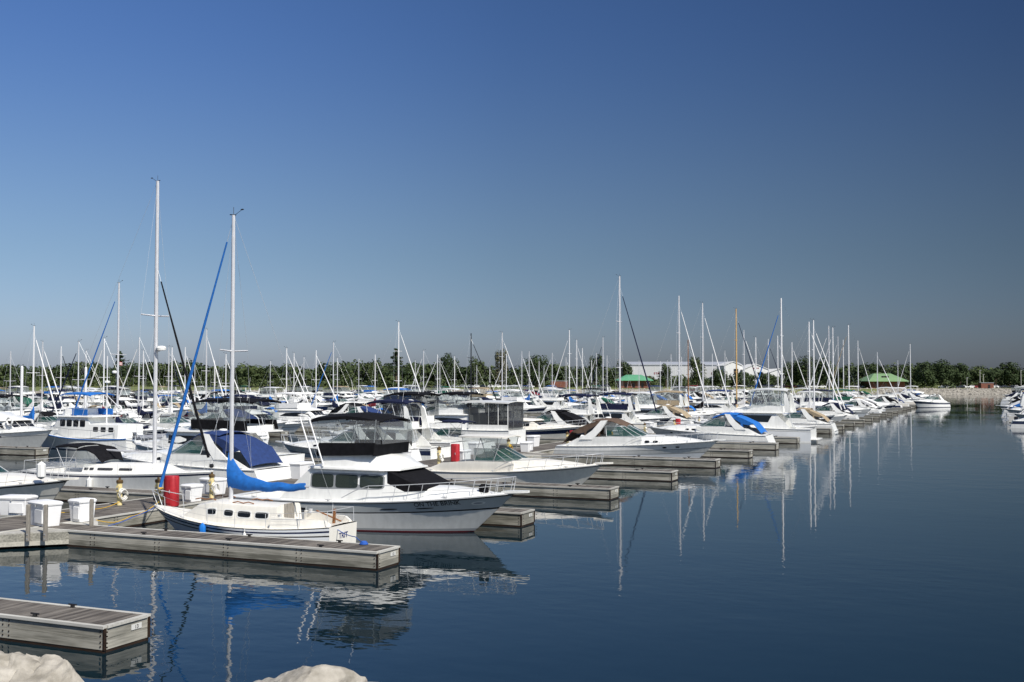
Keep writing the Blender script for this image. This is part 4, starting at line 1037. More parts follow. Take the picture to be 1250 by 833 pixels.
pl = {3: 'behind the big flybridge cruiser', 4: 'behind the green windshield cruiser', 5: 'left of the brown canvas cruiser', 6: 'beyond the brown canvas cruiser', 7: 'left of the blue aft canvas cruiser'}
for i in range(2, 22):
    u, v = along(i, 1.1); where = pl.get(i, f'by the {ordinal(i)} finger pier from rocks')
    pedestal(u, v - (0 if i > 5 else 1.2), f'cream power pedestal on the nearest dock {where}', 'rope_yellow' if i % 2 else 'rope_white')
    if i in (4, 6, 9, 12, 15, 18): firebox(u + .25, v + .75, f'red fire cabinet on the nearest dock {where}', 1.3, .3)
    if i > 2:
        dockbox(u - .1, v + 2.6, 1.2, .75, .8, f'white dock box just past the pedestal {where}', R(80 + i * 7 % 20))
        if i < 14: dockbox(u - 2.4, v - 2.0, 1.3, .75, .95, f'tall white dock box on the left walkway edge {where}', R(-90))
for i in range(2, 26, 2):
    u, v = -91, vB[i] - .75
    dockbox(u, v + 1.5, 1.2, .75, .8, f'white dock box on the second dock, {ordinal(i // 2 - 1)} from its near end', R(90))
for i, (x, y) in enumerate(((27, 449), (105, 452))):
    u = -89.2; v = vu(x, u); o = empty('dock_light_pole', (u, v, 0), 0, ['thin white pole standing left of the trawler', 'thin white pole standing beside the blue trawler canopy'][i], 'pole', 'white poles on the second dock')
    b = MB(); b.lathe((0, 0, 0), [(.14, -.5), (.14, 7.7), (.05, 7.8)], 'mast_white', 10); b.build('shaft', o)
    b = MB(); b.lathe((0, 0, DH), [(.22, 0), (.22, .1), (.15, .14)], 'grey_trim', 10); b.build('collar', o)
def rope(pts, m, label, r=.02, group='mooring ropes and cords on the dock'):
    b = MB(); P_ = []
    for a, c in zip(pts, pts[1:]):
        for k in range(6):
            q = k / 6; d = (Vector(c) - Vector(a)).length; P_.append(Vector(a).lerp(Vector(c), q) - Vector((0, 0, .05 * d * 4 * q * (1 - q) * .5)))
    P_.append(Vector(pts[-1])); b.tube(P_, r, m, 5); o = b.build('mooring_rope'); return tag(o, label, 'rope', group)
def G(x, y, z=DH + .02): return (*ground(x, y, z), z)
rope([G(77, 625, .95), G(112, 621, .9), G(148, 612, .8)], 'rope_yellow', 'orange yellow cord strung between dock box and pedestal', .016)
rope([G(120, 634, .9), G(140, 637, .7), G(160, 630, .75), G(196, 612, .9)], 'rope_yellow', 'yellow cord sagging along the walkway edge beside the blue one', .015)
rope([G(135, 641), G(165, 630, .8), G(193, 618, 1.15)], 'rope_blue', 'blue mooring line from the walkway to the cream sail boat bow', .016)

# ------------------------------------------------------------------ the boats one can tell apart
PI = math.pi
# cream sail boat behind the nearest long finger
T0, T1, TV = -31.85, -22.75, 35.85
b = Boat('sail_boat', (T0 + T1) / 2, TV, PI, 'cream sail boat with bright blue sail cover and blue furled jib behind the finger pier', 'sail boat', 'boats moored at the nearest dock')
TL = T1 - T0; tm = (T0 + T1) / 2 - (-27.95)
th = sail_boat(b, TL, 2.9, zat(262, -27.95, TV), mx=tm / TL, jib='cloth_blue', cover='cloth_blue', bands=((.60, 'gel_cool'), (.66, 'inkblack'), (.74, 'gel'), (.78, 'gel_cool'), (.86, 'navy'), (.96, 'gel_cool'), (1, 'inkblack')),
               deckm='cream', hero=1, fr=(.88, .74, 1.20), house_h=.80, frac=.99, boomlen=.405, jr=.062, trunk=(-.23, .27), tr=.66, rake=1.5, sr=.02, tall=1.0, boomrise=.0)
tb = b.p('transom_name', th.mb)
def trans(f, y): q = th.pt(0, f); return (q[0] - .015, y, q[2])
puttext(tb, 'TRIT', .30, trans(.45, 0), (0, -1, 0), tuple(Vector(trans(1, 0)) - Vector(trans(0, 0))), 'ink')
ru = b.p('rudder_head'); ru.prism([(-TL / 2 + .50, .02, .7), (-TL / 2 + .40, .02, .7), (-TL / 2 + .36, .02, 1.45), (-TL / 2 + .44, .02, 1.45)], (0, -.08, 0), 'teak')
ti = b.p('tiller'); ti.tube([(-TL / 2 + .1, 0, 1.0), (-TL / 2 + 1.2, 0, 1.35)], .03, 'teak', 5)
for sg in (-1, 1):
    for x0_ in (-.9, .9):
        hr = b.p('handrail'); hr.tube([(x0_ + k * .25, sg * .60, th.z(x0_) + .84 + (.05 if k % 2 else 0.0)) for k in range(5)], .022, 'teak', 4)
fe = b.p('fender'); fender(fe, .85, th.y(.9) + .13, .28, 'fender_blue', .13, .5, .3)
fe = b.p('fender'); fender(fe, -1.2, th.y(-1.2) + .12, .25, 'fender_white', .08, .3, .5)
for sg in (-1, 1):
    cm = b.p('cockpit_coaming'); cm.loft([[(x, sg * (th.y(x) - .12), th.z(x)), (x, sg * (th.y(x) - .22), th.z(x) + hh_), (x, sg * (th.y(x) - .34), th.z(x) + hh_), (x, sg * (th.y(x) - .36), th.z(x) - .05)] for x, hh_ in ((-.23 * TL, .46), (-.3 * TL, .40), (-.38 * TL, .32), (-.46 * TL, .26), (-.485 * TL, .1))], 'cream', True, True)
for sg in (-1, 1): b.p('winch').lathe((-2.4, sg * 1.02, th.fm + .36), [(.1, 0), (.07, .08), (.09, .16), (.03, .18)], 'chrome', 8)
ht_ = b.p('companionway_hatch'); ht_.bevbox((-TL * .23 - .02, 0, 1.15), (.06, .62, .85), 'post_wood', .01)
b.done()
rope([(T1 - .1, TV - .3, .75), (-21.2, 34.2, .72), (-20.3, 33.35, .68)], 'rope_blue', 'blue stern line running from the cream sail boat to the pier', .016)
o = MB(); 
for k in range(3): o.torus((-20.3, 33.3, .645 + k * .035), .13 - .025 * k, .028, 'rope_blue', 2, 10)
tag(o.build('rope_coil'), 'bright blue rope coil near the end of the finger pier', 'rope', 'rope coils')

# big flybridge cruiser with black bimini
B0, B1, BV = -31.4, -18.35, 41.9
b = Boat('flybridge_cruiser', (B0 + B1) / 2, BV, 0, 'big grey white flybridge cruiser with black bimini, bow over open water', 'motor boat', 'boats moored at the nearest dock')
BL = B1 - B0
bh, bp_ = flybridge(b, BL, 3.9, 'cloth_black', 'vinyl', 'cloth_black', bands=((.035, 'maroon'), (.10, 'grey_trim'), (.60, 'palegrey'), (.64, 'black_trim'), (.93, 'flare_shade_grey'), (.955, 'inkblack'), (1, 'gel')), winstyle='three', winm='glass_pane',
                    fr=(1.18, 1.22, 1.70), cabin=(-.19, .10), topx=(-.175, .07), hh=1.40, fh=.50, frontcover='cloth_black', rails=9, rake=.145, topz=1.95, tr=.9, skz=(.0, .55), nose=.035, front=.13)
panes(b, 'window_frame', None, bp_['st'], rr_poly(bp_['x0'] + .04, bp_['x1'] - .10, .40, .93, .06), 'grey_trim', .008, r=.08)
nmb = b.p('hull_name', bh.mb)
for sg in (-1, 1):
    t0, x0_ = .5, .20 * BL
    vs, fs = textmesh('ON THE BRINK', .27)
    out = []
    for a, c, e in vs:
        xx = .275 * BL + a * 1.0 * (1 if sg < 0 else -1); ff = .80 + c / bh.sheer(.8)
        t = (xx + BL / 2) / BL
        for _ in range(5): t += (xx - bh.pt(t, ff)[0]) / BL
        p = bh.pt(t, ff); out.append((xx, sg * (p[1] + .012 + e), p[2]))
    nmb.add(out, fs, 'inkblack')
pl_ = b.p('emblem', bh.mb); hull_patch(pl_, bh, .395 * BL, .80, .26, .085, 'sign_white', off=.012); hull_patch(pl_, bh, .395 * BL, .80, .17, .045, 'grey_trim', off=.018)
patches(b, 'hull_vent', bh.mb, bh, .12 * BL, .74, .38, .03, 'inkblack'); patches(b, 'hull_vent', bh.mb, bh, .235 * BL, .735, .38, .028, 'inkblack')
for k in range(3): patches(b, 'engine_vent', bh.mb, bh, -.26 * BL + k * .42, .72, .16, .05, 'inkblack', sq=.4)
for x in (-.165, -.13):
    ex = b.p('outrigger_pole'); ex.tube([(x * BL, -1.62, bp_['zf'] + .05), (x * BL - .85, -1.5, bp_['zf'] + 2.1)], .035, 'mast_white', 6)
for x in (-.4, -.1, .3):
    for sg in (-1, 1): cleat(b, bh, x * BL, sg)
an = b.p('anchor'); an.bevbox((.40 * BL, -.25, bh.z(.4 * BL) + .25), (.38, .3, .42), 'cloth_black', .08)
hs = b.p('searchlight'); hs.lathe((bp_['fx1'] - .8, -1.1, bp_['zf'] + .22), [(.05, 0), (.12, .1), (.12, .28)], 'chrome', 8, 0)
b.done()

# express cruiser with green windshield
b = Boat('express_cruiser', (-32.6 - 20.5) / 2, 60.4, 0, 'cream express cruiser with green tinted windshield and grey side curtains', 'motor boat', 'boats moored at the nearest dock')
express(b, 11.2, 3.7, 'cloth_white', 'none', None, bands=((.10, 'navy'), (.9, 'cream'), (.96, 'grey_trim'), (1, 'cream')), main='cream', ports=0, hullports=0, glassm='glass_green', hardtop=True, frame='grey_trim', rails=7, fr=(.95, 1.05, 1.55))
b.done()
# express cruiser with brown aft canvas
b = Boat('express_cruiser', (-33.0 - 19.4) / 2, 84.0, 0, 'sleek express cruiser with brown aft canvas, white arch and grey hull lines', 'motor boat', 'boats moored at the nearest dock')
express(b, 12.6, 4.0, 'cloth_brown', 'full', 'gel', bands=((.12, 'palegrey'), (.45, 'gel_cool'), (.49, 'grey_trim'), (.66, 'palegrey'), (.70, 'grey_trim'), (1, 'gel')), ports=3, hullports=2, rails=8, fr=(1.15, 1.35, 1.78)); b.done()
# express cruiser with blue aft canvas, stern to the water
b = Boat('express_cruiser', (-32.6 - 20.3) / 2, 107.2, PI, 'white express cruiser with blue aft canvas, stern toward open water', 'motor boat', 'boats moored at the nearest dock')
express(b, 11.9, 3.9, 'cloth_blue', 'full', 'gel', bands=((.1, 'palegrey'), (.5, 'gel_cool'), (.54, 'grey_trim'), (1, 'gel')), ports=3, hullports=2, rails=7, fr=(1.15, 1.35, 1.75)); b.done()
# white enclosed flybridge yacht
b = Boat('flybridge_cruiser', (-31 - 17.9) / 2, 118.3, PI, 'tall white flybridge yacht with enclosed hardtop, stern toward open water', 'motor boat', 'boats moored at the nearest dock')
flybridge(b, 12.8, 4.3, 'cloth_white', 'vinyl', None, hardtop=True, arch=True, winstyle='band', fr=(1.35, 1.5, 1.95), hh=1.6, fh=.7, topz=2.0, cabin=(-.22, .16), topx=(-.30, .0), bands=((.1, 'gel'), (.8, 'gel_cool'), (.84, 'grey_trim'), (1, 'gel'))); b.done()
b = Boat('runabout', -24.5, 128.6, 0, 'white open cruiser with blue bundles in the cockpit, bow out past the white yacht', 'motor boat', 'boats moored at the nearest dock')
runabout(b, 10.5, 3.4, 'cloth_blue', bands=((.7, 'gel_cool'), (.78, 'grey_trim'), (1, 'gel'))); b.done()
b = Boat('express_cruiser', -24.6, 140.5, PI, 'white express cruiser with tan aft canvas, stern out, beyond the white yacht', 'motor boat', 'boats moored at the nearest dock')
express(b, 11, 3.7, 'cloth_tan', 'full', 'gel', ports=2, hullports=0); b.done()

# left side of the nearest dock
SV = 48.6; s0, s1 = uv(52, SV), uv(262, SV); m_u = uv(190, SV); SL = s1 - s0
b = Boat('sail_boat', (s0 + s1) / 2, SV, 0, 'white sail boat with tall silver mast, black dodger and dark furled jib', 'sail boat', 'boats moored at the nearest dock')
sh_ = sail_boat(b, SL, 3.7, zat(220, m_u, SV), mx=(m_u - (s0 + s1) / 2) / SL, jib='cloth_black', cover=None, bands=((.12, 'navy'), (.86, 'gel'), (.93, 'navy'), (1, 'gel')), hero=2, fr=(1.15, 1.15, 1.4), house_h=.5,
          dodger='cloth_black', frac=.70, radar=True, trunk=(-.16, .30), windows=4, wl=((.02, .05), (.09, .05), (.19, .19), (.46, .16)), jr=.07, tr=.75, rake=1.1, sr=.3)
fe = b.p('fender'); fender(fe, -.6, -sh_.y(-.6) - .13, .35, 'fender_white', .15, .6, .3)
b.done()
b = Boat('sport_cruiser', uv(97, 38.6) - 6.0, 38.7, 0, 'cream sport cruiser bow with anchor pulpit reaching over the walkway', 'motor boat', 'boats moored at the nearest dock')
express(b, 10.6, 3.7, 'cloth_navy', 'full', 'cream', bands=((.55, 'cream'), (.60, 'grey_trim'), (.92, 'cream'), (.96, 'inkblack'), (1, 'cream')), main='cream', ports=0, hullports=0, fr=(1.1, 1.25, 1.75))
fe = b.p('fender'); fender(fe, 4.6, -.9, 1.85, 'fender_white', .2, .7, .1)
b.done()
b = Boat('express_cruiser', -39.2 - 6.2, 54.3, PI, 'white express cruiser under a dark royal blue full canvas, beside the cream sail boat mast', 'motor boat', 'boats moored at the nearest dock')
express(b, 12.2, 4.1, 'cloth_royal', 'full', 'gel', bands=((.08, 'navy'), (.55, 'palegrey'), (.60, 'grey_trim'), (1, 'gel')), ports=2, hullports=0, fr=(1.15, 1.35, 1.75)); b.done()
b = Boat('flybridge_cruiser', -44 - 6.7, 62.4, PI, 'flybridge cruiser with black skirt and clear enclosure behind the royal blue canvas', 'motor boat', 'boats moored at the nearest dock')
flybridge(b, 13.4, 4.4, 'cloth_black', 'vinyl', 'cloth_black', winstyle='slant', fr=(1.3, 1.45, 1.95), hh=1.5, fh=.4, topz=2.0, cabin=(-.2, .16), topx=(-.36, .02)); b.done()
b = Boat('flybridge_cruiser', -41.2 - 6.5, 82.8, PI, 'white flybridge cruiser with black enclosure curtains and slanted black window', 'motor boat', 'boats moored at the nearest dock')
flybridge(b, 13, 4.2, 'cloth_black', 'vinyl_dark', None, winstyle='slant', fr=(1.25, 1.4, 1.9), hh=1.5, fh=.55, topz=2.15, cabin=(-.18, .18), topx=(-.28, .0), bands=((.12, 'navy'), (.78, 'palegrey'), (.84, 'navy'), (1, 'gel'))); b.done()
b = Boat('motor_yacht', -42 - 6.6, 96.4, PI, 'white motor yacht with two long curved black windows and enclosed aft deck', 'motor boat', 'boats moored at the nearest dock')
bh2, q2 = flybridge(b, 13.2, 4.5, 'cloth_black', 'vinyl', None, winstyle='curve', fr=(1.7, 1.75, 2.1), hh=1.4, fh=.6, topz=1.7, cabin=(-.2, .2), topx=(-.16, .1), aftdoor=False)
ad = b.p('aft_deck_enclosure'); L_ = 13.2
for sg in (-1, 1):
    g_ = b.p('clear_panel', ad); g_.loft([[(-.49 * L_, sg * 1.75, 1.9), (-.18 * L_, sg * 1.85, 1.9)], [(-.49 * L_, sg * 1.75, 4.2), (-.18 * L_, sg * 1.85, 4.2)]], 'vinyl_dark', cap=False)
    for x in (-.485, -.41, -.335, -.26, -.185): ad.tube([(x * L_, sg * 1.77, 1.8), (x * L_, sg * 1.77, 4.25)], .04, 'gel', 5)
g_ = b.p('clear_panel', ad); g_.loft([[(-.49 * L_, -1.75, 1.9), (-.49 * L_, 1.75, 1.9)], [(-.49 * L_, -1.75, 4.2), (-.49 * L_, 1.75, 4.2)]], 'vinyl_dark', cap=False)
for sg in (-1, 1): ad.loft([[(-.49 * L_, sg * 1.80, 1.5), (-.18 * L_, sg * 1.92, 1.5)], [(-.49 * L_, sg * 1.80, 2.2), (-.18 * L_, sg * 1.92, 2.2)]], 'gel', cap=False)
at_ = b.p('hardtop', ad); canopy(at_, [(-.5 * L_, 1.95, 4.3), (-.3 * L_, 2.0, 4.38), (-.12 * L_, 1.9, 4.35)], 'gel', arch=.1, lip=.12, th=.06)
patches(b, 'hull_window', bh2.mb, bh2, .02 * L_, .74, 2.1, .17, 'glass_dark', n=16); patches(b, 'hull_window', bh2.mb, bh2, -.33 * L_, .74, .3, .13, 'glass_dark')
b.done()
b = Boat('sedan_cruiser', uv(716, 107) - 5.8, 107, 0, 'old cream cabin cruiser with broad navy hull stripe', 'motor boat', 'boats moored at the nearest dock')
flybridge(b, 11.6, 3.9, None, None, None, main='cream', bimini=False, winstyle='three', fr=(1.25, 1.3, 1.75), hh=1.0, fh=.12, cabin=(-.34, .02), topx=(-.3, -.06), aftdoor=False, bands=((.6, 'cream'), (.86, 'navy'), (1, 'cream'))); b.done()
b = Boat('express_cruiser', uv(845, 146) - 5.7, 146, PI, 'white express cruiser with tan canvas camper enclosure on the left dock side', 'motor boat', 'boats moored at the nearest dock')
express(b, 11.4, 3.8, 'cloth_tan', 'full', 'gel', ports=3, hullports=0); b.done()

# second dock, seen past the nearest one
b = Boat('sport_cruiser', uv(55, 72.6) - 6.2, 73.4, 0, 'white sport cruiser with black window band and ring buoy on its bow rail', 'motor boat', 'boats on the second dock')
flybridge(b, 12.6, 4.2, 'cloth_white', None, None, bimini=False, arch=True, winstyle='band', fr=(1.4, 1.6, 2.0), hh=1.3, fh=.6, cabin=(-.2, .17), topx=(-.26, .03), topz=1.3, hullports=1, bands=((.07, 'inkblack'), (.76, 'palegrey'), (.80, 'grey_trim'), (1, 'gel')))
rb = b.p('ring_buoy'); rb.torus((2.9, -1.55, 2.75), .33, .09, 'gel', 1)
b.done()
b = Boat('trawler', -78.3, 78.9, PI, 'white trawler with bright blue canopy, blue rub rail and cabin windows', 'motor boat', 'boats on the second dock')
trawler(b, 13.0, 4.2); b.done()
v_ = 84.8; b = Boat('sail_boat', -81, v_, PI, 'white sail boat with navy sail cover and blue furled jib, beside the trawler', 'sail boat', 'boats on the second dock')
sail_boat(b, 11.5, 3.5, zat(345, -80, v_), mx=-1 / 11.5 + .0, jib='cloth_blue', cover='cloth_navy', dodger='cloth_navy', frac=.95, trunk=(-.2, .25), radar=True, hero=1); b.done()
# grey inflatable tender hung at the trawler's stern
o = empty('inflatable_dinghy', (-70.8, 79.6, 1.2), R(65), 'grey inflatable dinghy with orange patch slung behind the trawler', 'dinghy')
d = MB(); pts = [(-1.6, -.6, 0), (.6, -.62, 0), (1.3, -.4, .1), (1.6, 0, .18), (1.3, .4, .1), (.6, .62, 0), (-1.6, .6, 0)]; d.tube(pts, [.2] * 7, 'rubber_grey', 8); d.build('tube', o)
d = MB(); d.box((-.1, 0, -.08), (2.9, 1.0, .06), 'rubber_grey'); d.build('floor', o)
d = MB(); d.box((-.2, 0, .12), (.3, 1.0, .05), 'tender_orange'); d.build('seat', o)
d = MB(); d.bevbox((-1.75, 0, .25), (.3, .28, .5), 'outboard_black', .05); d.build('outboard_motor', o)
# moored motor boat at the end of the dock
a_, c_ = ground(1107, 498), ground(1158, 497); ang = math.atan2(a_[1] - c_[1], a_[0] - c_[0])
b = Boat('sport_cruiser', (a_[0] + c_[0]) / 2, (a_[1] + c_[1]) / 2, ang, 'white cruiser with black hull stripe lying broadside at the end of the dock', 'motor boat', None, lod=1)
express(b, 11.5, 3.9, 'cloth_white', 'none', 'gel', bands=((.08, 'navy'), (.6, 'gel'), (.86, 'navy'), (1, 'gel')), ports=2, hullports=0, fr=(1.2, 1.3, 1.7)); b.done()

# ------------------------------------------------------------------ the rest of the fleet
ROWS = {'AR': (-26.7, 70, 398), 'AL': (-45.6, 34, 396), 'BR': (-82.4, 58, 420), 'BL': (-101.2, 62, 415), 'CR': (-138.4, 108, 412), 'CL': (-157.2, 110, 405), 'DR': (-194.4, 160, 370), 'DL': (-213, 165, 360), 'ER': (-250, 215, 326), 'EL': (-269, 218, 318)}
ROWNAME = {'AR': 'nearest dock water side', 'AL': 'nearest dock left side', 'BR': 'second dock near side', 'BL': 'second dock back side',
           'CR': 'third dock near side', 'CL': 'third dock back side', 'DR': 'fourth dock near side', 'DL': 'fourth dock back side', 'ER': 'fifth dock near side', 'EL': 'fifth dock back side', 'R': 'far right dock'}
occ = {k: [] for k in ROWS}
occ['AR'] = [(35.8, 3), (41.9, 3), (60.4, 4), (84, 4), (107.2, 4), (118.3, 4.5), (128.6, 3.5), (140.5, 4)] + [(49, 5), (73, 3.5), (66, 3), (90, 3.5), (100, 3), (78, 2.8)]
occ['AL'] = [(38.7, 4), (48.6, 4), (54.3, 4.2), (62.4, 4.5), (82.8, 4.3), (96.4, 4.6), (107, 4), (146, 4)]
occ['BR'] = [(73.4, 4.5), (78.9, 4.5), (v_, 4)]
FREE_F = {'AR': FV, 'AL': FV, 'BR': vB}
def clash(row, v, bm=3.8):
    if any(abs(v - o) < (w_ + bm) / 2 + .35 for o, w_ in occ[row]): return True
    return row in FREE_F and any(abs(v - (q - .75)) < bm / 2 + .78 for q in FREE_F[row])
FLEET = []        # (base label, row, u, v, builder)
rnd = random.Random(77)
# masts read off the photograph: (x, y of top, rows to try, side the jib leans, jib, mast, sail cover)
wj, nj, kj, bj = 'cloth_white', 'cloth_navy', 'cloth_black', 'cloth_blue'
MASTS = [(762, 337, 'AL', 'R', nj, 'alu', nj), (824, 361, 'AL', 'R', wj, 'alu', nj), (858, 370, 'AL', 'R', wj, 'alu', kj), (899, 377, 'AL', 'R', nj, 'mast_tan', nj), (840, 415, 'AL CL BL', 'R', None, 'mast_brown', None),
    (954, 364, 'AR', 'L', bj, 'mast_white', bj), (988, 393, 'AR', 'R', wj, 'mast_white', wj), (995, 391, 'AR AL', 'R', wj, 'mast_white', wj), (1010, 398, 'AR AL', 'L', wj, 'alu', nj), (1015, 400, 'AR AL', 'L', wj, 'mast_white', bj), (1023, 411, 'AR AL', 'L', wj, 'alu', wj),
    (1036, 397, 'AR AL', 'L', 'cloth_tan', 'mast_white', bj), (1048, 416, 'AR AL', 'R', wj, 'mast_white', wj), (1072, 430, 'AR AL', 'R', wj, 'alu', wj), (1111, 420, 'AR AL', 'L', wj, 'mast_white', nj), (1121, 418, 'AR AL', 'L', wj, 'alu', wj), (1138, 438, 'AR AL', 'L', wj, 'mast_white', wj),
    (905, 403, 'AL BR', 'R', wj, 'alu', wj), (922, 412, 'AL BR BL', 'R', None, 'mast_white', nj), (928, 410, 'BR BL', 'R', wj, 'mast_white', bj), (938, 414, 'AL BR BL', 'R', nj, 'alu', nj), (947, 410, 'AL BR', 'R', wj, 'mast_white', wj), (942, 416, 'BL BR', 'R', wj, 'alu', wj),
    (484, 393, 'BR', 'R', wj, 'mast_white', nj), (575, 407, 'BR', 'R', kj, 'mast_black', kj), (613, 406, 'BR', 'R', wj, 'alu', wj), (618, 432, 'BL CR', 'L', wj, 'mast_white', nj), (637, 429, 'BL CR', 'R', wj, 'alu', wj), (646, 429, 'BL CR', 'R', wj, 'alu', bj), (674, 431, 'BL CR', 'L', wj, 'alu', nj),
    (695, 403, 'BR', 'L', wj, 'mast_white', bj), (704, 415, 'BR BL', 'R', wj, 'mast_white', wj), (711, 425, 'BR BL', 'R', None, 'mast_white', nj), (728, 431, 'BL CR', 'L', wj, 'alu', wj), (736, 412, 'BR BL', 'L', nj, 'alu', nj), (741, 434, 'BL CR', 'R', None, 'alu', bj), (756, 418, 'BR BL', 'R', None, 'mast_tan', wj),
    (41, 398, 'BL BR', 'R', wj, 'mast_white', bj), (52, 417, 'CR BL', 'R', wj, 'alu', wj), (71, 423, 'CR BL', 'R', kj, 'mast_white', nj), (96, 417, 'BL CR', 'L', nj, 'alu', bj), (127, 413, 'BL BR CR', 'L', wj, 'mast_white', 'cloth_maroon'), (13, 429, 'CR CL', 'R', None, 'alu', wj), (105, 428, 'CR CL', 'L', None, 'alu', wj),
    (170, 412, 'BL BR CR', 'L', wj, 'alu', nj), (175, 428, 'CR CL BL', 'R', wj, 'mast_white', wj), (182, 431, 'BL CR', 'R', wj, 'alu', wj), (206, 424, 'CR BL', 'R', nj, 'alu', nj), (210, 424, 'BL CR', 'R', wj, 'mast_white', wj), (226, 424, 'BL CR', 'R', wj, 'mast_white', nj), (238, 441, 'CL DR', 'R', None, 'alu', wj),
    (252, 402, 'BL BR', 'R', wj, 'alu', bj), (350, 425, 'BL CR', 'R', wj, 'mast_white', nj), (359, 431, 'CR BL', 'R', wj, 'mast_white', wj), (371, 436, 'CR CL', 'L', wj, 'alu', wj), (386, 428, 'BL CR', 'R', wj, 'mast_white', wj), (407, 418, 'BL BR CR', 'L', bj, 'alu', nj), (412, 437, 'CR CL', 'R', None, 'mast_white', bj), (438, 438, 'CR CL', 'L', None, 'alu', wj),
    (458, 433, 'BL CR', 'R', wj, 'mast_white', 'cloth_maroon'), (517, 428, 'BL CR', 'L', wj, 'alu', wj), (507, 440, 'CR CL', 'R', None, 'alu', wj), (534, 433, 'BL CR', 'L', wj, 'mast_white', nj), (537, 438, 'CR CL', 'R', wj, 'alu', wj), (555, 435, 'BL CR CL', 'R', None, 'mast_white', wj), (262, 440, 'CR CL', 'R', None, 'mast_white', wj), (276, 432, 'BL CR CL', 'R', wj, 'mast_white', nj), (330, 441, 'CR CL DR', 'L', None, 'alu', bj),
    (582, 446, 'CR CL', 'R', None, 'alu', wj), (598, 448, 'CR CL', 'R', None, 'mast_white', wj), (658, 441, 'CR BL', 'L', None, 'mast_white', wj), (664, 446, 'CL CR', 'R', None, 'alu', wj), (815, 440, 'BL CR', 'R', None, 'alu', wj), (832, 436, 'BL BR', 'L', wj, 'mast_white', wj), (818, 432, 'BR BL', 'R', None, 'alu', nj), (806, 441, 'BL CR', 'R', None, 'mast_white', wj),
    (780, 440, 'BL CR', 'R', None, 'alu', wj), (728, 441, 'CR CL', 'R', None, 'alu', nj), (722, 440, 'BL CR CL', 'R', None, 'mast_white', wj), (691, 436, 'CR BL', 'R', wj, 'alu', wj), (1096, 440, 'AR AL', 'R', None, 'alu', wj), (1127, 440, 'AR AL', 'L', wj, 'alu', wj), (968, 418, 'BR BL AL', 'R', wj, 'mast_white', wj), (975, 422, 'BR BL', 'L', wj, 'alu', nj), (1030, 415, 'BR BL AL', 'L', wj, 'mast_white', wj), (1042, 420, 'BR BL', 'L', wj, 'alu', wj), (885, 428, 'BR BL', 'R', wj, 'alu', wj), (870, 432, 'BL BR', 'R', None, 'mast_white', nj), (1005, 420, 'BR BL', 'R', wj, 'alu', bj)]
CN = {'cloth_white': 'white', 'cloth_navy': 'navy', 'cloth_black': 'black', 'cloth_blue': 'blue', 'cloth_green': 'dark green', 'cloth_tan': 'tan', 'cloth_maroon': 'maroon', 'cloth_brown': 'brown', 'cloth_royal': 'royal blue', None: 'no'}
MN = {'alu': 'silver', 'mast_white': 'white', 'mast_tan': 'tan', 'mast_brown': 'brown', 'mast_black': 'black'}
hullsets = [('white', ((.1, 'navy'), (.84, 'gel'), (.92, 'navy'), (1, 'gel'))), ('white', ((.1, 'maroon'), (1, 'gel'))), ('navy', ((.08, 'maroon'), (.94, 'navy'), (1, 'gel'))), ('white', ((.1, 'bottom'), (.8, 'gel_cool'), (.9, 'grey_trim'), (1, 'gel')))]
missed = 0
for x, yt, rows, side, jib, mst, cov in MASTS:
    done = False
    for slack in (0, .6, -.6, 1.2, -1.2, 1.8, -1.8, 2.4, -2.4, 3, -3, 3.8, -3.8, 4.6, -4.6):
        for row in rows.split():
            uc, v0, v1 = ROWS[row]; L = rnd.uniform(9.5, 12) + (1.5 if row in ('AL', 'BR') and yt < 410 else 0); off = .08 * L * (1 if side == 'R' else -1)
            v = vu(x, uc + off) + slack
            if not (v0 <= v <= v1): continue
            H = zat(yt, uc + off, v)
            if not (8.0 <= H <= 21.5) or clash(row, v, 3.2): continue
            if FOC and abs(slack) > 0 and abs(pxx(uc + off, v) - x) > 11: continue
            hc, hb = hullsets[rnd.randrange(4)] if row != 'AL' or rnd.random() < .5 else hullsets[0]
            occ[row].append((v, 3.2)); dd = dep(uc, v); lod = 1 if dd < 135 else 2; merged = dd > 190
            lab = f'{hc} sail boat, {MN[mst]} mast' + (f', {CN[jib]} furled jib' if jib else ', bare forestay')
            def mk(label, group, u=uc, v=v, side=side, L=L, H=H, jib=jib, mst=mst, cov=cov, hb=hb, lod=lod, merged=merged, dg=rnd.choice([None, None, 'cloth_navy', 'cloth_tan', 'cloth_blue'])):
                b = Boat('sail_boat', u, v, (0 if side == 'R' else PI) + (hash_(u, v) - .5) * .05, label, 'sail boat', group, merged, lod)
                sail_boat(b, L, L * .31, H, jib=jib, mast=mst, cover=cov, bands=hb, fr=(1.0, .98, 1.35), dodger=dg, frac=.93, spreaders=2 if H > 14 else 1, windows=3); b.done()
            FLEET.append((lab, row, pxx(uc, v), mk)); done = True; break
        if done: break
    if not done: missed += 1
print('masts placed', len(FLEET), 'missed', missed)
canv = ['cloth_navy', 'cloth_blue', 'cloth_tan', 'cloth_black', 'cloth_white', 'cloth_green', 'cloth_royal', 'cloth_maroon']
wts = [5, 4, 1.4, 7, 5, 1, 1.2, .4]
hash_ = lambda a, c: math.sin(a * 12.9898 + c * 78.233) * 43758.5453 % 1
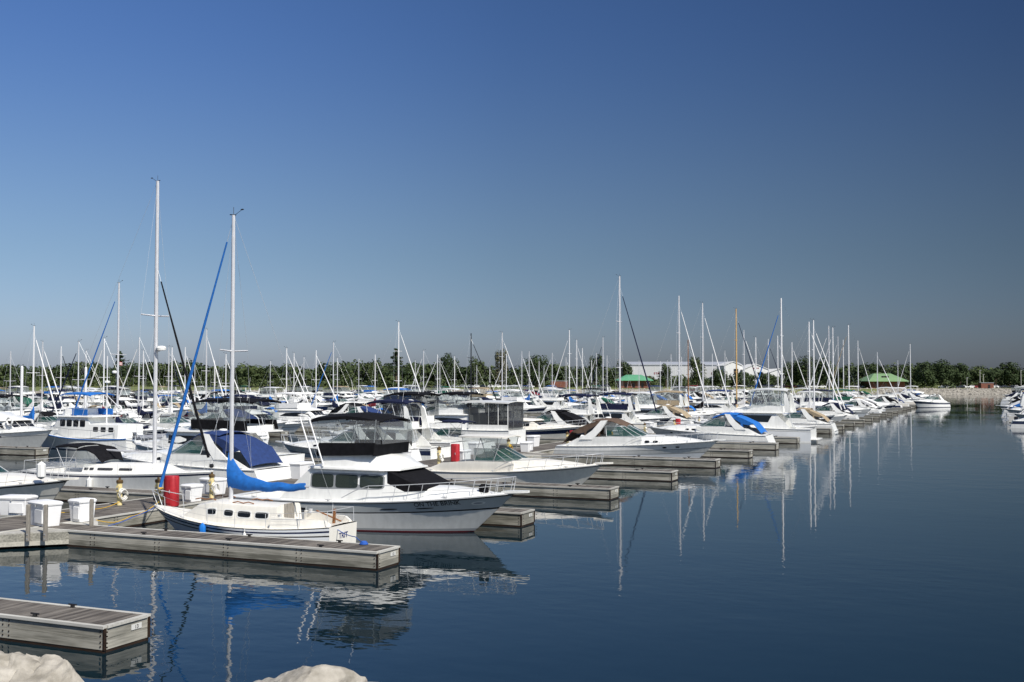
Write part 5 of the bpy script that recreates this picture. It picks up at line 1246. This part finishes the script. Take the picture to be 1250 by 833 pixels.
def add_motor(row, u, v, out, dd):
    lod = 0 if dd < 95 else (1 if dd < 150 else 2); merged = dd > 165
    cv = rnd.choices(canv, wts)[0]; t = rnd.random(); L = rnd.uniform(9.2, 12.5); nav = rnd.random(); cn = CN[cv]
    hb = ((.1, 'palegrey'), (.6, 'gel_cool'), (.66, 'grey_trim'), (1, 'gel')) if nav < .55 else (((.1, 'gel'), (.55, 'gel'), (.86, 'navy'), (1, 'gel')) if nav < .85 else ((.08, 'bottom'), (1, 'cream')))
    hn = 'white' if nav < .55 else ('navy striped' if nav < .85 else 'cream hulled')
    rot = 0 if out else PI
    if t < .5:
        st = rnd.choice(['full', 'full', 'bimini', 'aft', 'none']); kind = 'express_cruiser'
        lab = f'{hn} express cruiser with ' + ({'full': f'{cn} full canvas', 'bimini': f'{cn} bimini', 'aft': f'{cn} aft cover', 'none': 'open cockpit'}[st]); ar = rnd.random() < .8
        def mk(label, group, rot=rot):
            b = Boat(kind, u, v, rot + (hash_(u, v) - .5) * .07, label, 'motor boat', group, merged, lod); express(b, L, L * .33, cv, st, 'gel' if ar or st in ('full', 'aft') else None, bands=hb, ports=3, hullports=0); b.done()
    elif t < .82:
        kind = 'flybridge_cruiser'; ht = rnd.random() < .25; en = rnd.random() < .6; sk = cv if rnd.random() < .5 and not ht else None; ws = rnd.choice(['band', 'slant', 'three', 'curve']); ar = rnd.random() < .3
        lab = f'{hn} flybridge cruiser with ' + ('white hardtop' if ht else f'{cn} bimini') + (f' and skirt' if sk else '') ; L2 = L + 1
        def mk(label, group, rot=rot):
            b = Boat(kind, u, v, rot + (hash_(u, v) - .5) * .07, label, 'motor boat', group, merged, lod); flybridge(b, L2, L2 * .33, cv, 'vinyl' if en else None, sk, bands=hb, hardtop=ht, arch=ar, winstyle=ws, fh=.5, hh=1.4, topz=1.9); b.done()
    else:
        kind = 'runabout'; tt = rnd.random() < .3; L3 = L * .8
        lab = f'{hn} small open boat with ' + ('hardtop' if tt else f'{cn} cover')
        def mk(label, group, rot=rot):
            b = Boat(kind, u, v, rot + (hash_(u, v) - .5) * .07, label, 'motor boat', group, merged, lod); runabout(b, L3, L3 * .34, cv, bands=hb, ttop=tt); b.done()
    FLEET.append((lab, row, pxx(u, v), mk))
LIM = {'AR': .1, 'AL': .06, 'BR': .08, 'BL': .3, 'CR': .3, 'CL': .5, 'DR': .45, 'DL': .6, 'ER': .5, 'EL': .7}
for row, (uc, v0, v1) in ROWS.items():
    v = v0 + (0 if row != 'AR' else 76)
    while v < v1:
        x = pxx(uc, v)
        if x > -12 and not clash(row, v, 3.9) and rnd.random() > LIM[row]:
            rightrow = row[1] == 'R'; out = (rnd.random() < .55) == rightrow
            add_motor(row, uc + rnd.uniform(-.6, .9), v, out, dep(uc, v)); occ[row].append((v, 3.9)); v += 4.6
        else: v += .45
for i, v in enumerate(range(158, 420, 7)):
    add_motor('R', 6.6 + rnd.uniform(-.8, .5), v + rnd.uniform(-1, 1), i % 3 != 0, dep(8, v))
print('fleet', len(FLEET))
groups = {}
for i, (lab, row, x, mk) in enumerate(FLEET): groups.setdefault((lab, row), []).append((x, i))
GN = {'A': 'boats moored at the nearest dock', 'B': 'boats on the second dock', 'C': 'boats on the third dock', 'D': 'boats on the fourth dock', 'E': 'boats on the fifth dock', 'R': 'boats at the far right dock'}
for (lab, row), lst in groups.items():
    lst.sort()
    for k, (x, i) in enumerate(lst):
        L_ = lab + ', ' + ROWNAME[row] + ('' if len(lst) == 1 else f', {ordinal(k)} from left')
        FLEET[i][3](L_, GN[row[0]])

# ------------------------------------------------------------------ far shore: woods, trees, buildings, cars
def crown_mesh(mb, c, rx, rz, n, size, m, rnd, lobes=6):
    cs = [(rnd.uniform(-.55, .55) * rx, rnd.uniform(-.55, .55) * rx, rnd.uniform(-.6, .75) * rz, rnd.uniform(.35, .62)) for _ in range(lobes)]
    for i in range(n):
        lx, ly, lz, lr = cs[rnd.randrange(lobes)]
        d = Vector((rnd.gauss(0, 1), rnd.gauss(0, 1), rnd.gauss(0, 1))).normalized() * rnd.uniform(.55, 1.05)
        p = Vector((c[0] + lx + d.x * lr * rx, c[1] + ly + d.y * lr * rx, c[2] + lz + d.z * lr * rz))
        n1 = (d * 1.2 + Vector((rnd.uniform(-.4, .4), rnd.uniform(-.4, .4), rnd.uniform(-.1, .7)))).normalized(); t = n1.orthogonal().normalized(); q = n1.cross(t); s = size * rnd.uniform(.6, 1.4); a = rnd.uniform(0, 6.28)
        e1 = t * math.cos(a) + q * math.sin(a); e2 = n1.cross(e1)
        mb.add([p + e1 * s, p + e2 * s * .7 + n1 * s * .2, p - e1 * s, p - e2 * s * .7 - n1 * s * .2], [(0, 1, 2, 3)], m)
def gz(r, d):
    dd = d - shore(max(-899, min(1099, r)))
    for (a, za), (c, zb) in zip(((0, -.1), (9, 2.55), (14, 2.7), (60, 2.9), (180, 3.3), (700, 4.5)), ((9, 2.55), (14, 2.7), (60, 2.9), (180, 3.3), (700, 4.5), (3500, 8))):
        if dd <= c: return za + (zb - za) * (dd - a) / (c - a)
    return 8
tr_ = random.Random(3)
def crest(x):   # how high the woods reach, as a photo row, along the far shore
    return 443 + 2.2 * math.sin(x * .021 + 1) + 1.5 * math.sin(x * .053) + (4 if 690 < x < 1010 else 0) + (3.5 if x > 1010 else 0) + (2 if 560 < x < 690 else 0)
wd = MB()
for ring, (dd, cnt) in enumerate(((225, 170), (255, 160), (300, 130))):
    for i in range(cnt):
        x = -60 + 1400 * (i + tr_.uniform(-.45, .45)) / cnt; q = (x - 625) / FOC
        d = 640 + dd - 225 + tr_.uniform(-14, 14) + 20 * math.sin(x * .01); r = q * d; zb = gz(r, d)
        top = CAMH + d * (466 - (crest(x) if not 762 < x < 966 else 458 + 2 * math.sin(x * .2))) / FOC - tr_.uniform(0, 4.5); h_ = top - zb; rx = tr_.uniform(6, 11)
        crown_mesh(wd, (*rd(r, d), zb + h_ * .52), rx, h_ * .5, 330, .82, 'leaf_mid' if tr_.random() < .4 else 'leaf_dark', tr_, 7)
for i in range(170):   # shrubs at the wood's foot
    x = -60 + 1400 * (i + tr_.uniform(-.4, .4)) / 170; d = 612 + tr_.uniform(-12, 12) + 20 * math.sin(x * .01); r = (x - 625) / FOC * d; hh = tr_.uniform(3, 6.5)
    crown_mesh(wd, (*rd(r, d), gz(r, d) + hh * .45), tr_.uniform(4, 7), hh * .55, 120, .6, 'leaf_mid', tr_, 5)
tag(wd.build('woodland', sharp=0, recalc=False), kind='stuff')

def tree(x, ytop, d, w_px, label, m='leaf_dark', pine=False, name=None):
    q = (x - 625) / FOC; r = q * d; zb = gz(r, d); top = CAMH + d * (466 - ytop) / FOC; h_ = top - zb; rx = w_px / 2 * d / FOC
    o = empty(name or ('pine_tree' if pine else 'broadleaf_tree'), (*rd(r, d), zb), tr_.uniform(0, 6), label, 'tree', 'trees on the far shore')
    t = MB(); t.tube([(0, 0, -.3), (.1, .05, h_ * .4), (0, .1, h_ * .85)], [.03 * h_, .02 * h_, .006 * h_], 'bark', 7)
    for k in range(5):
        a = k * 1.3; z = h_ * (.32 + .09 * k); t.tube([(0, 0, z), (math.cos(a) * rx * .6, math.sin(a) * rx * .6, z + h_ * .16)], [.012 * h_, .004 * h_], 'bark', 5)
    t.build('trunk', o)
    c = MB()
    if pine:
        for k in range(8):
            z = h_ * (.34 + .66 * k / 8); rr_ = rx * (1.05 - .75 * (k / 8)) * tr_.uniform(.75, 1.15); crown_mesh(c, (tr_.uniform(-.4, .4), tr_.uniform(-.4, .4), z), rr_, h_ * .05, 130, .55, m, tr_, 6)
        crown_mesh(c, (0, 0, h_ * .96), rx * .25, h_ * .06, 60, .5, m, tr_, 3)
    else: crown_mesh(c, (0, 0, h_ * .58), rx * 1.05, h_ * .46, 1900, .46, m, tr_, 13)
    c.build('crown', o, sharp=0, recalc=False); return o
TREES = [(146, 430, 600, 26, 'pine left of the tallest silver mast, above the woods', 'leaf_pine', 1), (484, 425, 590, 30, 'tall dark pine standing alone against the sky', 'leaf_pine', 1), (548, 436, 600, 26, 'round dense tree right of the tall pine', 'leaf_dark', 0),
    (612, 431, 605, 17, 'sparse pale brown tree, half bare', 'leaf_pale', 0), (581, 440, 605, 24, 'broad tree behind the black mast', 'leaf_mid', 0), (655, 437, 600, 30, 'wide tree with uneven top left of the white tower mast', 'leaf_dark', 0), (726, 434, 605, 20, 'upright dark tree left of the green pavilion', 'leaf_dark', 0),
    (762, 440, 600, 22, 'dark tree just behind the green pavilion', 'leaf_dark', 0), (450, 441, 605, 12, 'thin sparse tree left of the tall pine', 'leaf_mid', 0), (813, 444, 592, 16, 'narrow dark tree in front of the white warehouse', 'leaf_dark', 0), (851, 434, 588, 20, 'tall loose tree in front of the middle of the warehouse', 'leaf_mid', 0),
    (880, 452, 586, 30, 'low round tree in front of the warehouse end', 'leaf_dark', 0), (905, 455, 586, 26, 'low dark tree below the first white gable', 'leaf_dark', 0), (935, 456, 590, 24, 'low dark tree below the second white gable', 'leaf_dark', 0), (985, 437, 580, 34, 'big dark tree clump right of the white buildings', 'leaf_dark', 0), (965, 443, 585, 24, 'dark tree beside the big clump', 'leaf_dark', 0), (1007, 441, 590, 26, 'round tree right of the big clump', 'leaf_dark', 0),
    (1062, 447, 600, 22, 'small round tree behind the pale green pavilion left end', 'leaf_dark', 0), (1098, 447, 600, 20, 'small round tree behind the pale green pavilion right end', 'leaf_dark', 0), (1128, 444, 590, 26, 'dense tree behind the far masts', 'leaf_dark', 0), (1150, 443, 590, 28, 'tallest round tree of the right hand clump', 'leaf_dark', 0), (1172, 445, 592, 24, 'round tree right of the tallest in the clump', 'leaf_dark', 0), (1190, 448, 600, 22, 'lower tree at the clump right end', 'leaf_mid', 0),
    (1232, 444, 600, 22, 'loose tufted tree near the right edge', 'leaf_dark', 0), (1215, 451, 600, 20, 'low tree between the clump and tufted tree', 'leaf_dark', 0), (1255, 452, 600, 26, 'tree at the right edge of the far shore', 'leaf_dark', 0)]
for x, y, d, wpx, lab, m, pn in TREES: tree(x, y, d, wpx, lab, m, pn)

def place(x, d): r = (x - 625) / FOC * d; return (*rd(r, d), gz(r, d))
def bldg(name, x, d, label): return empty(name, place(x, d), YAW, label, 'building')
PXM = lambda d: d / FOC
# white warehouse
D = 690; k = PXM(D); zb = gz((845 - 625) * k, D)
o = bldg('warehouse', 845, D, 'long white warehouse with grey roof band and red lettering behind the trees'); x0, x1 = (768 - 845) * k, (905 - 845) * k; ht = 6.25 + (466 - 446) * k - zb
b = MB(); b.box(((x0 + x1) / 2, 15, ht / 2), (x1 - x0, 30, ht), 'wall_grey'); b.build('wall', o)
b = MB(); b.loft([[(x, -.4, ht - .1), (x, -.4, ht + .6), (x, 15, ht + 2.4), (x, 30.4, ht + .6), (x, 30.4, ht - .1)] for x in (x0 - .4, x1 + .4)], 'roof_grey', True, True); b.build('roof', o)
for xc, n in ((799, 5), (869, 4)):
    b = MB()
    for i in range(n):
        px0 = (xc - 845) * k + i * 1.25; b.box((px0, -.08, ht - 4.6), (.85, .1, .25), 'sign_red'); b.box((px0 - .3, -.08, ht - 5.1), (.26, .1, 1.1), 'sign_red')
        b.box((px0 + (.3 if i % 2 else 0), -.085, ht - 5.3), (.24, .1, .9), 'sign_red')
    b.build('sign_letters', o, 0)
b = MB()
for i in range(11): b.box((x0 + (i + .5) * (x1 - x0) / 11, -.04, ht * .48), (.16, .1, ht * .9), 'wall_white')
b.build('wall_rib', o, 0)
# stepped white gabled boat house
D2 = 660; k = PXM(D2); zb = gz((920 - 625) * k, D2)
for j, (xa, xb, yr, ye, lab) in enumerate(((884, 906, 442, 447, 'tall white gabled hall at the warehouse end'), (907, 938, 445, 452, 'white gabled hall with small red sign'), (940, 962, 451, 455, 'small white hall right of the gabled ones'))):
    xm = (xa + xb) / 2; o = bldg('gabled_hall', xm, D2 - j * 4, lab); o['group'] = 'white gabled halls'; w2 = (xb - xa) / 2 * k; he = 6.25 + (466 - ye) * k - zb; hr = 6.25 + (466 - yr) * k - zb
    b = MB(); b.prism([(-w2, 0, 0), (w2, 0, 0), (w2, 0, he), (0, 0, hr), (-w2, 0, he)], (0, 24, 0), 'wall_white'); b.build('wall', o)
    b = MB()
    for sg in (-1, 1): b.prism([(0, -.4, hr + .05), (sg * (w2 + .5), -.4, he + .0), (sg * (w2 + .5), -.4, he + .3), (0, -.4, hr + .4)], (0, 25, 0), 'wall_white')
    b.build('roof', o)
    b = MB(); b.box((w2 * .3, -.05, he * .72), (w2 * .5, .1, he * .28), 'glass_dark'); b.build('window', o)
    if j == 1: b = MB(); [b.box((-1.2 + i * .9, -.06, he + 1.1), (.6, .1, .6), 'sign_red') for i in range(4)]; b.build('sign_letters', o, 0)
def pavilion(x, d, wpx, yr, ye, yb, roofm, label, dormer=False):
    k = PXM(d); o = bldg('pavilion', x, d, label); o['group'] = 'green roofed brick pavilions'; w2 = wpx / 2 * k; zb = gz((x - 625) * k, d); dp = w2 * 1.1; he = CAMH + (466 - ye) * k - zb; hr = CAMH + (466 - yr) * k - zb
    b = MB(); b.box((0, dp, he / 2), (w2 * 1.72, dp * 1.6, he), 'brick'); b.build('wall', o)
    b = MB(); e = w2; f = w2 * .42; b.loft([[(-e, 0, he), (e, 0, he), (e, 2 * dp, he), (-e, 2 * dp, he)], [(-e, 0, he + .3), (e, 0, he + .3), (e, 2 * dp, he + .3), (-e, 2 * dp, he + .3)], [(-f, dp * .9, hr), (f, dp * .9, hr), (f, dp * 1.1, hr), (-f, dp * 1.1, hr)]], roofm, True, True); rf = b.build('roof', o)
    if dormer:
        for i in range(3): b = MB(); b.box((-1.6 + i * 1.3, dp * .45, he + (hr - he) * .52), (.8, 1.2, 1.5), 'glass_dark'); b.build('dormer_window', rf)
    for xx in (-.55, -.1, .4): b = MB(); b.box((xx * w2, dp * .2 - .02, he * .42), (1.3, .1, he * .66), 'glass_dark'); b.build('opening', o)
    return o
pavilion(776, 560, 43, 457.5, 465, 474, 'roof_green', 'brick pavilion with bright green hipped roof below the white warehouse')
pavilion(1085, 575, 49, 456, 466, 474, 'roof_pale_green', 'brick pavilion with pale green hipped roof and dark dormers', True)
o = bldg('brick_shed', 1205, 566, 'low brick shed on the right hand bank'); b = MB(); b.box((0, 2, 1.4), (6.4, 4, 2.8), 'brick'); b.build('wall', o); b = MB(); b.box((0, 2, 2.9), (6.8, 4.4, .2), 'roof_grey'); b.build('roof', o); b = MB(); b.box((.8, -.03, 1.0), (1.2, .1, 2), 'glass_dark'); b.build('door', o)
o = bldg('brick_shed', 683, 600, 'low brick shed left of the green roofed pavilion'); o['group'] = 'brick sheds'; b = MB(); b.box((0, 2, 1.7), (9, 5, 3.4), 'brick'); b.build('wall', o); b = MB(); b.box((0, 2, 3.5), (9.4, 5.4, .2), 'roof_grey'); b.build('roof', o)
# parked cars, one of each colour then copies
def car(m):
    o = empty('parked_car', (0, 0, 0), 0, '', 'car', 'cars parked along the far shore')
    b = MB(); sec = lambda x, w_, z0, z1: [(x, -w_, z0), (x, -w_, z1 - .1), (x, -w_ + .1, z1), (x, w_ - .1, z1), (x, w_, z1 - .1), (x, w_, z0)]
    b.loft([sec(-2.2, .8, .4, .85), sec(-1.9, .9, .28, 1.0), sec(0, .92, .25, .98), sec(1.4, .9, .28, .92), sec(2.2, .78, .4, .75)], m, True, True)
    b.loft([sec(-1.8, .82, .9, 1.0), sec(-1.4, .78, .9, 1.5), sec(.1, .76, .9, 1.52), sec(.95, .78, .88, .98)], m, True, True); b.build('body', o)
    g = MB(); [g.prism([(-1.5, s_ * .80, 1.03), (.6, s_ * .80, 1.03), (.05, s_ * .775, 1.4), (-1.3, s_ * .775, 1.4)], (0, s_ * .02, 0), 'glass_dark') for s_ in (-1, 1)]; g.build('window', o)
    for x in (-1.35, 1.35):
        for y in (-.88, .88):
            t = MB(); t.lathe((x, y - .1, .33), [(.2, 0), (.33, .02), (.33, .18), (.2, .2)], 'wheel_rubber', 12, 1); t.build('wheel', o)
    return o
protos = {m: None for m in ('car_white', 'car_dark', 'car_red', 'car_silver')}; cnt = {}
cr_ = random.Random(9)
spots = sorted([(x + cr_.uniform(-1.5, 1.5), 588) for x in list(range(1150, 1262, 7)) + list(range(1050, 1058, 7)) + list(range(950, 1010, 9))] + [(x + cr_.uniform(-2, 2), 585) for x in range(556, 650, 9)])
for x, d in spots:
    m = cr_.choice(['car_white', 'car_dark', 'car_dark', 'car_silver', 'car_white', 'car_red']); cn = {'car_white': 'white', 'car_dark': 'dark', 'car_red': 'red', 'car_silver': 'silver'}[m]
    if protos[m] is None: protos[m] = car(m); o = protos[m]
    else: o = copytree(protos[m])
    zone = 'beyond the marina middle' if x < 700 else ('between white halls and pale green pavilion' if x < 1040 else ('beside the pale green pavilion' if x < 1100 else 'under the trees on the right bank'))
    cnt[(cn, zone)] = cnt.get((cn, zone), 0) + 1
    o.location = place(x, d); o.rotation_euler = (0, 0, YAW + cr_.choice([0, PI]) + cr_.uniform(-.2, .2))
    o['label'] = f'{cn} car parked {zone}, {ordinal(cnt[(cn, zone)] - 1)} {cn} one from left'
for x, yt, d, lab in ((1180, 461, 556, 'short pale post on the rip-rap edge'), (1196, 452, 570, 'tall pale light pole beside the brick shed'), (1246, 452, 570, 'pale light pole near the right edge'), (1200, 457, 585, 'thin light pole right behind the brick shed'), (263, 452, 430, 'pale light pole on the left bank')):
    p = place(x, d); hh = CAMH + d * (466 - yt) / FOC - p[2]; o = empty('light_pole', p, YAW, lab, 'light pole', 'poles on the far shore')
    b = MB(); b.lathe((0, 0, 0), [(.22, -.2), (.16, .4), (.13, hh - .2), (.05, hh)], 'concrete', 8); b.build('shaft', o)
    b = MB(); b.box((.25, 0, hh - .1), (.9, .3, .2), 'grey_trim'); b.build('lamp_head', o)
p = place(143, 470); o = empty('flag_pole', p, YAW, 'thin flag pole with a striped flag over the left bank', 'flag pole'); hh = CAMH + 470 * (466 - 441) / FOC - p[2]
b = MB(); b.lathe((0, 0, 0), [(.1, -.2), (.06, hh), (.02, hh + .1)], 'mast_white', 8); b.build('shaft', o)
b = MB()
for i in range(7):
    z = hh - .2 - i * .2; b.loft([[(.06 + t * .45, .12 * math.sin(t * 2), z - t * .06), (.06 + t * .45, .12 * math.sin(t * 2), z - .2 - t * .06)] for t in range(6)], 'red_paint' if i % 2 == 0 else 'cloth_white', cap=False)
b.loft([[(.05 + t * .45, .12 * math.sin(t * 2) - .02, hh - .18 - t * .06), (.05 + t * .45, .12 * math.sin(t * 2) - .02, hh - .98 - t * .06)] for t in range(3)], 'navy', cap=False)
b.build('flag', o, 0, False)
